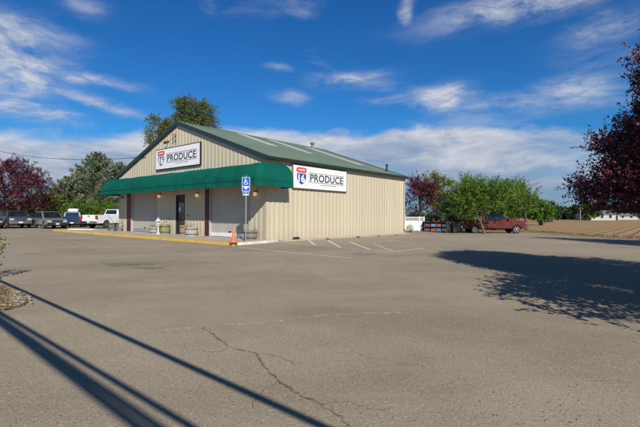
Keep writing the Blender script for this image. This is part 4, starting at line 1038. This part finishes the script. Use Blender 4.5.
# rack with crates
pr_ = atd(435, 40.8); zr_ = g(pr_.x, pr_.y)
rk = empty('storage_rack', (pr_.x, pr_.y, zr_), R(-3), 'low black rack of coloured crates between the white fence and green bin', 'rack')
mb = MB()
for x in (-1.1, 0, 1.1):
    for y in (-.3, .3): mb.box(x - .025, x + .025, y - .025, y + .025, 0, 1.05)
mb.build('frame', M['black'], rk)
for z in (.1, .55, 1.02): MB().box(-1.12, 1.12, -.32, .32, z - .02, z + .02).build('shelf', M['black'], rk)
MB().box(-1.12, 1.12, .33, .35, .05, 1.1).build('back_panel', M['black'], rk)
cols_ = [['c_purple', 'c_red', 'c_blue', 'c_dark'], ['c_purple', 'c_cyan', 'c_brown', 'c_dark']]
words = dict(c_purple='purple', c_red='red', c_blue='blue', c_dark='dark grey', c_cyan='pale blue', c_brown='brown')
for j, z in enumerate((.12, .57)):
    for i, x in enumerate((-.82, -.27, .27, .82)):
        cn = cols_[j][i]; w, dpt, h = .46, .42, .27
        mb = MB(); mb.box(-w / 2, w / 2, -dpt / 2, dpt / 2, 0, .02); mb.box(-w / 2, w / 2, -dpt / 2, -dpt / 2 + .02, .02, h); mb.box(-w / 2, w / 2, dpt / 2 - .02, dpt / 2, .02, h)
        mb.box(-w / 2, -w / 2 + .02, -dpt / 2 + .02, dpt / 2 - .02, .02, h); mb.box(w / 2 - .02, w / 2, -dpt / 2 + .02, dpt / 2 - .02, .02, h)
        o = mb.build('crate', M[cn], None); o.location = Vector((pr_.x, pr_.y, zr_ + z)) + Vector((x, -.12, 0)); o.rotation_euler = (0, 0, R(random.uniform(-5, 5)))
        tag(o, f"{words[cn]} plastic crate on the {'lower' if j == 0 else 'upper'} shelf of the black rack", 'crate', 'crates on the black rack')
o = MB().lathe([(.13, 0), (.17, .26), (.16, .26), (.12, .03)], 16).build('bucket', M['c_red'], None, smooth=True); o.location = (pr_.x - .15, pr_.y, zr_ + 1.04); tag(o, 'red bucket standing on top of the black rack', 'bucket')
def bin_(loc, w, h, mat, label, dome):
    o = empty('wheelie_bin', loc, R(-5), label, 'bin', 'dark bins beside the red pickup')
    mb = MB(); mb.add([(-w * .42, -w * .4, .06), (w * .42, -w * .4, .06), (w * .42, w * .4, .06), (-w * .42, w * .4, .06), (-w / 2, -w / 2, h), (w / 2, -w / 2, h), (w / 2, w / 2, h), (-w / 2, w / 2, h)],
        [(0, 3, 2, 1), (4, 5, 6, 7), (0, 1, 5, 4), (1, 2, 6, 5), (2, 3, 7, 6), (3, 0, 4, 7)]); mb.build('bin_body', M[mat], o, bevel=.03)
    pr = [(-w * .54, 0), (w * .54, 0), (w * .54, .05)] + ([(w * .54 * math.cos(t), .05 + .3 * math.sin(t)) for t in np.linspace(.1, math.pi - .1, 8)] if dome else [(w * .3, .09), (-w * .3, .09)]) + [(-w * .54, .05)]
    l = MB().prism(pr, -w * .53, w * .53).build('lid', M[mat], o, bevel=.01); l.location = (0, 0, h)
    for s in (-1, 1): MB().lathe([(.1, -.025), (.1, .025)], 14, (s * w * .38, w * .45, .1), 'Y').build('wheel', M['rubber'], o)
    MB().tube([(-w * .3, w * .56, h - .05), (w * .3, w * .56, h - .05)], .015, 6).build('handle', M[mat], o)
p = atd(447.5, 41); bin_((p.x, p.y, g(p.x, p.y)), .72, .85, 'bingreen', 'dark green bin with domed lid at the end of the crate rack', True)
p = atd(455.4, 40.6); bin_((p.x, p.y, g(p.x, p.y)), .7, 1.0, 'binblack', 'black bin with flat lid just left of the red pickup', False)

# ------------------------------------------------------------------ trees
def bb(px0, px1, py0, py1, D, ry=None):     # blob filling that window at distance D
    px = (px0 + px1) / 2; rx = (px1 - px0) / 2 / F * D; z1 = zat(px, py0, D); z0 = zat(px, py1, D)
    return ((px - 320) / F * D, D, (z0 + z1) / 2, rx, ry or rx, (z1 - z0) / 2)
# near plum tree: fills the right edge, throws the large shadow on the lot
pt = tree('plum_tree', (8.7, 6.2, 0), [(9.0, 5.9, 2.6, 3.0, 3.0, 1.1), (9.0, 6.0, 4.0, 2.6, 2.6, 1.5), (8.7, 6.0, 5.1, 1.6, 1.6, 1.3), (6.6, 4.8, 2.4, 1.7, 1.6, .75), (5.5, 3.9, 2.3, 1.2, 1.2, .65)], 5200, 26, .078, 'plumnear', aspect=.65, label=
     'large dark purple plum tree close at the right edge of the lot', r0=.16, twig=.5, trunk_top=2.2, limbs=50, zmin=1.5, hole=.06, shell=.35, spread=.14, lump=.15, up=.2)
crown(pt, [(7.0 - 8.7, 8.1 - 6.2, 1.98, 1.55, 1.4, .55), (7.4 - 8.7, 7.7 - 6.2, 3.2, 1.6, 1.5, 1.0), (7.45 - 8.7, 7.4 - 6.2, 4.1, 1.45, 1.4, .95), (5.95 - 8.7, 8.1 - 6.2, 2.8, .42, .4, .07), (8.2 - 8.7, 7.4 - 6.2, 4.9, 1.3, 1.3, .7)], 11500, 34, .046, M['plumnear'], .42, up=.32, zmin=1.5, hole=.07, shell=.4, spread=.09, lump=.16, aspect=.6, tonev=.2)
trunk(pt, (0, 0, 1.0), (-1.2, .9, 3.6), .09, [(-2.4, 1.9, 2.0), (-2.7, 1.9, 2.8), (-2.3, 1.6, 3.4), (-2.2, 1.3, 4.4), (-1.5, 1.2, 5.2), (-1.9, 1.4, 2.6), (-2.9, 1.9, 1.9)], M['bark'], name='limb', limbs=7)
tree('plum_tree', (19.2, 16, 0), [(19.1, 16, 3.6, 2.8, 2.8, 2.0), (19.1, 16, 5.8, 1.6, 1.6, 2.4)], 2200, 22, .11, 'plum',
     'purple tree just outside the right edge whose shadow streaks the far lot', r0=.15, twig=.6, limbs=20, zmin=1.5, hole=.15)
tree('plum_tree', atd(8, 47, 0), [bb(-42, 42, 168, 212, 47, 4), bb(-10, 32, 158, 195, 47, 3), bb(-45, 0, 152, 200, 47, 3), bb(18, 42, 176, 206, 46, 2)], 1500, 40, .15, 'plum',
     'broad purple plum tree above the slate pickup at the left', r0=.22, twig=.9, limbs=20, hole=.18, spread=.16, tonev=.22)
tree('plum_tree', atd(418, 49, -.2), [bb(404, 438, 182, 222, 49, 2.4), bb(412, 436, 177, 200, 49, 1.8)], 560, 40, .13, 'plum',
     'small purple tree rising behind the white fence', r0=.14, twig=.8, limbs=16, hole=.22, spread=.15, tonev=.22, up=.6)
def conifer(px, ptop, pbot, D, rpx, label, ncl=60, lm='conif'):
    base = atd(px, D, 0); H = zat(px, ptop, D); R_ = rpx / F * D
    o = empty('conifer_tree', base, 0, label, 'tree'); br = MB(); Q = []; T = []; tn = []
    nb = int(ncl)
    for i in range(nb):
        t = (i + .5) / nb; z = .8 + (H - 1.2) * t; a = i * 2.4 + random.uniform(-.3, .3)
        Lb = R_ * (1 - t) ** .7 * random.uniform(.55, 1.25) + .2
        d = Vector((math.cos(a), math.sin(a), .5 - .35 * (1 - t))); e = Vector((0, 0, z)) + d * Lb + Vector((0, 0, .1 * Lb))
        br.tube([(0, 0, z), Vector((0, 0, z)).lerp(e, .5) + Vector((0, 0, .05)), e], [.05, .03, .012], 5, False)
        n = int(110 + 460 * (Lb / R_)); s = rng.random(n) ** .65; wdt = .34 * Lb * (1 - s) * .9 + .16
        C = np.array([0, 0, z]) + np.outer(s, np.array(e - Vector((0, 0, z))))
        side = unit(np.cross(np.array(d)[None], np.array([[0, 0, 1.]]))); lat = rng.normal(size=n) * wdt * .6
        C = C + side * lat[:, None] + np.stack([np.zeros(n), np.zeros(n), rng.normal(size=n) * .13 - .25 * np.abs(lat)], 1)
        Q.append(C); T.append(unit(np.array(d)[None] * .6 + side * np.sign(lat)[:, None] * .5 + rng.normal(size=(n, 3)) * .35)); tn.append(np.full(n, random.gauss(0, .13)) + (s - .5) * .3)
    Q = np.concatenate(Q); T = np.concatenate(T); tn = np.concatenate(tn); n = len(Q)
    LL = rng.uniform(.7, 1.3, n) * .2; c, at = leaf_mesh('crown', Q, T, LL, LL * .42, M[lm], o)
    at.data.foreach_set('value', np.clip(.5 + tn + rng.normal(0, .14, n), 0, 1).astype(np.float32))
    br.tube([(0, 0, -.1), (0, 0, H * .5), (0, 0, H - .3)], [.28, .16, .03], 8)
    br.build('trunk', M['bark'], o, smooth=True); return o
conifer(97, 151, 216, 56, 35, 'tallest grey green conifer, directly left of the shop gable', 120)
conifer(119, 161, 216, 61, 24, 'conifer tucked between the tallest conifer and the shop wall', 70)
conifer(69, 175, 216, 53, 27, 'shorter conifer on the left flank of the tallest one', 70)
conifer(83, 166, 216, 60, 24, 'conifer behind the gap between the two left conifers', 60)
HG = 'shrubs behind the parked vehicles'
for px0, px1, py0, D, lm, lb in ((-20, 14, 200, 50, 'yellowg', 'bright shrub under the purple tree at the left edge'), (8, 34, 203, 51, 'green', 'low shrub behind the slate pickup'), (26, 62, 192, 50, 'yellowg', 'tall yellow green shrub behind the silver crossover'),
        (44, 74, 189, 54, 'green', 'dark green shrub beneath the shorter conifer'), (64, 98, 203, 51, 'green', 'low green shrub behind the blue vehicle'), (92, 124, 204, 52, 'green', 'low green shrub behind the white pickup')):
    px = (px0 + px1) / 2; tree('shrub', atd(px, D, 0), [bb(px0, px1, py0, 224, D, 2)], 420, 20, .17, lm, lb, 'shrub', HG, r0=.07, twig=.6, limbs=10, hole=.15, shell=.4)
tree('eucalyptus_tree', atd(185, 62, 0), [bb(175, 200, 96, 128, 62, 2.6), bb(176, 190, 94, 116, 62, 1.6), bb(196, 212, 100, 128, 62, 1.8), bb(146, 166, 120, 144, 62, 1.8), bb(160, 186, 114, 142, 62, 2), bb(180, 214, 112, 134, 62, 2.5)], 1900, 26, .25, 'olive',
     'tall loose olive tree showing above the shop roof peak', r0=.35, twig=1.0, trunk_top=13, limbs=26, hole=.34, aspect=.35, droop=.5, up=-.1, bark='palebark', shell=.3, lump=.3, spread=.22)
tree('mulberry_tree', atd(484.5, 38.8, -.27), [bb(456, 486, 192, 212, 39, 2.2), bb(470, 508, 188, 208, 39, 2.4), bb(466, 480, 183, 194, 39, 1.2), bb(498, 514, 189, 208, 39.5, 1.6)], 720, 44, .14, 'green',
     'leafy green tree with forked trunk standing before the red pickup', r0=.15, twig=1.2, trunk_top=2.4, limbs=26, hole=.22, up=.7, shell=.3, lump=.34, spread=.13, tonev=.24)
tree('mulberry_tree', atd(527, 47, -.28), [bb(503, 529, 189, 214, 47, 2.4), bb(500, 514, 184, 198, 47, 1.5), bb(516, 533, 192, 211, 47, 1.5)], 560, 42, .15, 'green',
     'spreading green tree at the right end of the row behind the red pickup', r0=.17, twig=1.3, limbs=20, hole=.2, up=.7, lump=.32, spread=.13, tonev=.24)
tree('mulberry_tree', atd(462, 48, -.28), [bb(446, 476, 188, 222, 48, 2.4), bb(456, 472, 181, 198, 48, 1.5)], 480, 42, .15, 'green',
     'green tree behind the black bin at the left of the row', r0=.17, twig=1.2, limbs=18, hole=.24, up=.7, lump=.3, spread=.13, tonev=.24)
tree('poplar_tree', atd(436, 52, -.28), [bb(425, 440, 174, 204, 52, 1.4), bb(434, 452, 176, 220, 52, 1.6)], 520, 22, .19, 'yellowg',
     'yellow green tree between the purple tree and the green row', r0=.15, twig=.7, limbs=16, hole=.25)
tree('mulberry_tree', atd(492, 52, -.28), [bb(470, 514, 188, 224, 52, 2.6)], 520, 20, .2, 'green', 'low green tree deep in the row behind the red pickup cab', r0=.17, twig=.8, limbs=16, hole=.2)
for px0, px1, lb in ((404, 426, 'dark shrub directly behind the white fence'), (424, 446, 'dark shrub behind the crate rack'), (442, 462, 'dark shrub behind the black bin')):
    tree('shrub', atd((px0 + px1) / 2, 46, -.28), [bb(px0, px1, 212, 233, 46, 1.2)], 260, 20, .14, 'far', lb, 'shrub', 'shrubs behind the bins', r0=.05, twig=.4, limbs=8, hole=.1, shell=.3)
p = B(L_B + .1, -.45, 0); tree('shrub', (p.x, p.y, 0), [(p.x, p.y, .35, .22, .22, .35)], 60, 12, .06, 'green', 'small weedy shrub at the far bottom corner of the side wall', 'shrub', None, r0=.02, twig=.2, limbs=6, hole=.05)
# far tree line beyond the field
specs = [(541, 204, 18, 75), (552, 206, 14, 120), (563, 210, 18, 210), (577, 208, 20, 200), (590, 203, 16, 170), (601, 209, 16, 220), (618, 210, 22, 230), (636, 209, 18, 220), (655, 208, 26, 210), (532, 209, 20, 190), (512, 210, 24, 210), (488, 209, 26, 215), (462, 209, 26, 215), (680, 207, 30, 200), (570, 212, 16, 240), (610, 212, 18, 250), (585, 211, 12, 240), (548, 211, 18, 230)]
for i, (px, pt, w, D) in enumerate(specs):
    where = 'behind the tree row' if px < 530 else 'outside the right edge' if px > 642 else ['left part of the far tree line', 'middle of the far tree line', 'right part of the far tree line'][0 if px < 565 else 1 if px < 600 else 2]
    tree('distant_tree', atd(px, D, -.28), [bb(px - w / 2, px + w / 2, pt, 218, D), bb(px - w / 3.2, px + w / 4, pt - 1, 213, D)], 260, 14, .9 * D / 200 + .1, 'far' if i % 4 else 'green',
         'distant green tree in the ' + where if 530 <= px <= 642 else 'distant green tree ' + where, 'tree', 'distant trees beyond the field', r0=.3, twig=1.6 * D / 200 + .3, limbs=4, hole=.12, shell=.3)
# far farm buildings and a pole
def house(px, D, w, dp, h, rh, rot, label, name='farm_building'):
    p = atd(px, D, -.28); o = empty(name, p, R(rot), label, 'building', 'farm buildings beyond the field')
    MB().add([(-w / 2, -dp / 2, 0), (w / 2, -dp / 2, 0), (w / 2, dp / 2, 0), (-w / 2, dp / 2, 0), (-w / 2, -dp / 2, h), (w / 2, -dp / 2, h), (w / 2, dp / 2, h), (-w / 2, dp / 2, h), (-w / 2, 0, h + rh), (w / 2, 0, h + rh)],
        [(0, 1, 5, 4), (2, 3, 7, 6), (1, 2, 6, 9, 5), (3, 0, 4, 8, 7)]).build('wall', M['farwall'], o)
    mb = MB()
    for s in (-1, 1):
        e = dp / 2 + .4; mb.add([(-w / 2 - .4, s * e, h - .4 * rh / (dp / 2)), (w / 2 + .4, s * e, h - .4 * rh / (dp / 2)), (w / 2 + .4, 0, h + rh + .1), (-w / 2 - .4, 0, h + rh + .1)], [(0, 1, 2, 3)])
    mb.build('roof', M['alu'], o)
    for k in range(int(w / 4)): MB().box(-w / 2 + 1.2 + k * 4, -w / 2 + 2.4 + k * 4, -dp / 2 - .03, -dp / 2 + .01, 1, 2.2).build('window', M['glass'], o)
    MB().box(w / 2 - 1.6, w / 2 - .6, -dp / 2 - .035, -dp / 2 + .01, 0, 2.1).build('door', M['maroon'], o)
house(597, 180, 14, 8, 2.6, 1.6, 8, 'long low white farm building beyond the field, leftmost')
house(624, 215, 18, 9, 2.0, 1.3, -6, 'wider white farm shed beyond the field near the right edge')
p = atd(580.3, 150, -.28); up_ = empty('utility_pole', p, 0, 'lone distant wooden utility pole beyond the field', 'pole')
MB().tube([(0, 0, 0), (0, 0, 5.0)], [.2, .14], 8).build('shaft', M['palebark'], up_); MB().box(-.9, .9, -.06, .06, 4.4, 4.55).build('crossarm', M['palebark'], up_)

# overhead wires: their shadows fall across the foreground
wd_dir = (G(326, 427) - G(0, 280.5)).normalized(); ZW = 3.3; off = Vector((.262, -.965, 0)) / .633 * ZW
def wire(pp, q, rad, label, z=ZW):
    a = G(*pp) + off * (z / ZW); c = G(*q) + off * (z / ZW); d = (c - a).normalized()
    P = []
    for i in range(25):
        t = -34 + 64 * i / 24; s = a + d * t; P.append((s.x, s.y, z))
    o = MB().tube(P, rad, 8).build('overhead_wire', M['black'], None); tag(o, label, 'wire', 'wires over the foreground'); return P
Wp = [wire((0, 280.5), (326, 427), .033, 'single overhead cable whose thin shadow crosses the lot highest'),
      wire((0, 312), (192, 426), .026, 'thin overhead cable whose narrow shadow runs second from the top'),
      wire((0, 317.5), (161, 427), .03, 'upper cable of the close pair whose soft shadows cross the lower left corner', 4.6),
      wire((0, 322.5), (140, 427), .034, 'lowest cable of the close pair shadowing the very lower left corner', 4.6)]
for e, nm in ((0, 'wooden utility pole far out to the left carrying the cables'), (-1, 'wooden utility pole behind the camera carrying the cables')):
    c = sum((Vector(w_[e]) for w_ in Wp), Vector()) / 4
    o = empty('utility_pole', (c.x, c.y, 0), 0, nm, 'pole', 'poles carrying the cables'); d = Vector(Wp[0][e]) - Vector(Wp[3][e]); d.z = 0
    MB().tube([(0, 0, -.2), (0, 0, 7)], [.16, .11], 10).build('shaft', M['bark'], o)
    MB().bar(Vector((-d.x * .7, -d.y * .7, ZW - .1)), Vector((d.x * .7, d.y * .7, ZW - .1)), .1, .12).build('crossarm', M['bark'], o)
    MB().bar(Vector((-d.x * .7, -d.y * .7, 4.5)), Vector((d.x * .7, d.y * .7, 4.5)), .1, .12).build('crossarm', M['bark'], o)
# service wire to the gable
a = B(-.05, 12.9, 5.45); c = Vector((-46, 52, 11)); P = []
for i in range(31):
    t = i / 30; q = a.lerp(c, t); q.z -= 4 * 1.1 * t * (1 - t); P.append(q)
o = MB().tube(P, .022, 6).build('service_wire', M['black'], None); tag(o, 'sagging black service wire running left from the shop gable', 'wire')
o = empty('utility_pole', (-46, 52, 0), 0, 'tall wooden utility pole at the far end of the service wire', 'pole')
MB().tube([(0, 0, -.2), (0, 0, 11.6)], [.18, .12], 10).build('shaft', M['bark'], o); MB().box(-1, 1, -.06, .06, 10.6, 10.75).build('crossarm', M['bark'], o)

# ------------------------------------------------------------------ mulch island at the left edge and ground cover
poly = [G(25, 302), G(21, 306), G(10, 310), G(-12, 312), G(-120, 318), G(-190, 300), G(-120, 284), G(-30, 284.5), G(2, 288), G(17, 295)]
cen = sum(poly, Vector()) / len(poly); mb = MB(); rings = 7
ply = []
for i in range(len(poly)):
    for k in range(5): ply.append(poly[i].lerp(poly[(i + 1) % len(poly)], k / 5) + Vector((random.uniform(-.05, .05), random.uniform(-.05, .05), 0)))
n = len(ply)
for j in range(rings):
    t = 1 - j / rings
    for q in ply: v = cen.lerp(q, t); mb.v.append((v.x, v.y, .004 + .03 * (1 - t ** 3) + (random.uniform(0, .02) if j else 0)))
mb.v.append((cen.x, cen.y, .04))
for j in range(rings - 1):
    for i in range(n): mb.f.append((j * n + i, j * n + (i + 1) % n, (j + 1) * n + (i + 1) % n, (j + 1) * n + i))
for i in range(n): mb.f.append(((rings - 1) * n + i, (rings - 1) * n + (i + 1) % n, rings * n))
structure(mb.build('mulch_bed', M['mulch'], smooth=True))
def rnd_in():
    i = random.randrange(n); return cen.lerp(ply[i], math.sqrt(random.random()) * 1.02)
pts = np.array([tuple(rnd_in()) for _ in range(5000)]); pts[:, 2] = .02 + rng.random(5000) * .03
tt = unit(rng.normal(size=(5000, 3)) * np.array([1, 1, .25])); LL = rng.uniform(.03, .12, 5000)
o, at = leaf_mesh('straw_litter', pts, tt, LL, LL * .18, M['straw']); at.data.foreach_set('value', rng.random(5000).astype(np.float32)); o['kind'] = 'stuff'; o['label'] = 'straw and leaf litter on the mulch bed'
mb = MB()
def pebble(mb, p, s):
    bm = bmesh.new(); bmesh.ops.create_icosphere(bm, subdivisions=1, radius=s); vs = []
    for v in bm.verts: v.co *= random.uniform(.7, 1.2); v.co.z *= .6; vs.append(v.co + p)
    mb.add(vs, [[v.index for v in f.verts] for f in bm.faces]); bm.free()
for _ in range(260):
    q = G(random.gauss(20, 6), random.gauss(301, 3.5)) if random.random() < .6 else rnd_in(); pebble(mb, Vector((q.x, q.y, .02 + .02 * random.random())), random.uniform(.01, .03))
o = mb.build('gravel', pm('pale_gravel', (.33, .285, .225), .9, .3, 20, bump=.3)); o['kind'] = 'stuff'; o['label'] = 'pale gravel spilling from the mulch bed'
mb = MB()
for _ in range(420):
    q = G(random.uniform(-10, 650), 226 + 200 * random.random() ** 1.0)
    if (Vector((q.x, q.y)) - Vector((0, 0))).length > 16: continue
    pebble(mb, Vector((q.x, q.y, .004)), random.uniform(.003, .008))
o = mb.build('loose_grit', M['rock']); o['kind'] = 'stuff'; o['label'] = 'loose grit scattered over the asphalt'
p = Vector((-7.25, 8.6, .05)); tree('shrub', p, [(p.x, p.y, .62, .3, .3, .3)], 45, 14, .08, 'green', 'small green sapling in the mulch bed at the left edge', 'shrub', None, r0=.02, twig=.3, limbs=8, hole=.1)
M['edge_dirt'] = wornpaint('blown_dirt', (.36, .275, .17), .42, .62)
mb = MB(); pr = None
for i in range(120):
    y = 8 + i * .31; x = xr(y); a_ = (x - random.uniform(.35, .9), y, g(x, y) + .006); c_ = (x + .02, y, g(x, y) + .006)
    if pr: mb.quad(pr[0], pr[1], c_, a_)
    pr = (a_, c_)
structure(mb.build('edge_dirt', M['edge_dirt']))
# dry weeds and clods along the field edge
Q = []; T = []
def tuft(x, y, n, h, s=.12):
    for _ in range(n):
        Q.append((x + random.gauss(0, s), y + random.gauss(0, s), g(x, y) - .03 + h * random.random() * .6)); T.append((random.gauss(0, .35), random.gauss(0, .35), 1))
for _ in range(520):
    y = random.uniform(12, 48); x = xr(y) + random.choice((random.gauss(.15, .15), random.gauss(1.9, .4), random.uniform(0, 2.2))); tuft(x, y, 12, random.uniform(.05, .2))
for _ in range(260):
    x = random.uniform(6, 24); tuft(x, 46.5 + random.gauss(0, 1.2), 12, random.uniform(.08, .3), .2)
for _ in range(160): x = random.uniform(-45, -15); tuft(x, 46 + random.gauss(0, .6), 12, random.uniform(.1, .3), .2)
Q = np.array(Q); T = unit(np.array(T)); nn = len(Q); LL = rng.uniform(.08, .25, nn); o, at = leaf_mesh('dry_weeds', Q, T, LL, LL * .12, M['straw']); at.data.foreach_set('value', rng.random(nn).astype(np.float32))
o['kind'] = 'stuff'; o['label'] = 'dry weeds along the field edge'
mb = MB()
for _ in range(420):
    y = random.uniform(14, 50); x = 24.3 + random.gauss(0, .5) if random.random() < .75 else xr(y) + random.uniform(.2, 3); pebble(mb, Vector((x, y, g(x, y) - .01)), random.uniform(.03, .13) * random.random() ** .5)
o = mb.build('soil_clods', M['furrow']); o['kind'] = 'stuff'; o['label'] = 'clods of soil along the edge of the field'
Q = []
for _ in range(130):
    y = random.uniform(16, 50); x = 24.0 + random.gauss(0, .35)
    for _ in range(16): Q.append((x + random.gauss(0, .12), y + random.gauss(0, .12), g(x, y) + random.random() * .12))
Q = np.array(Q); nn = len(Q); LL = rng.uniform(.05, .14, nn); o, at = leaf_mesh('green_weeds', Q, unit(rng.normal(size=(nn, 3))), LL, LL * .4, M['olive']); at.data.foreach_set('value', rng.random(nn).astype(np.float32))
o['kind'] = 'stuff'; o['label'] = 'low green weeds in the field edge'
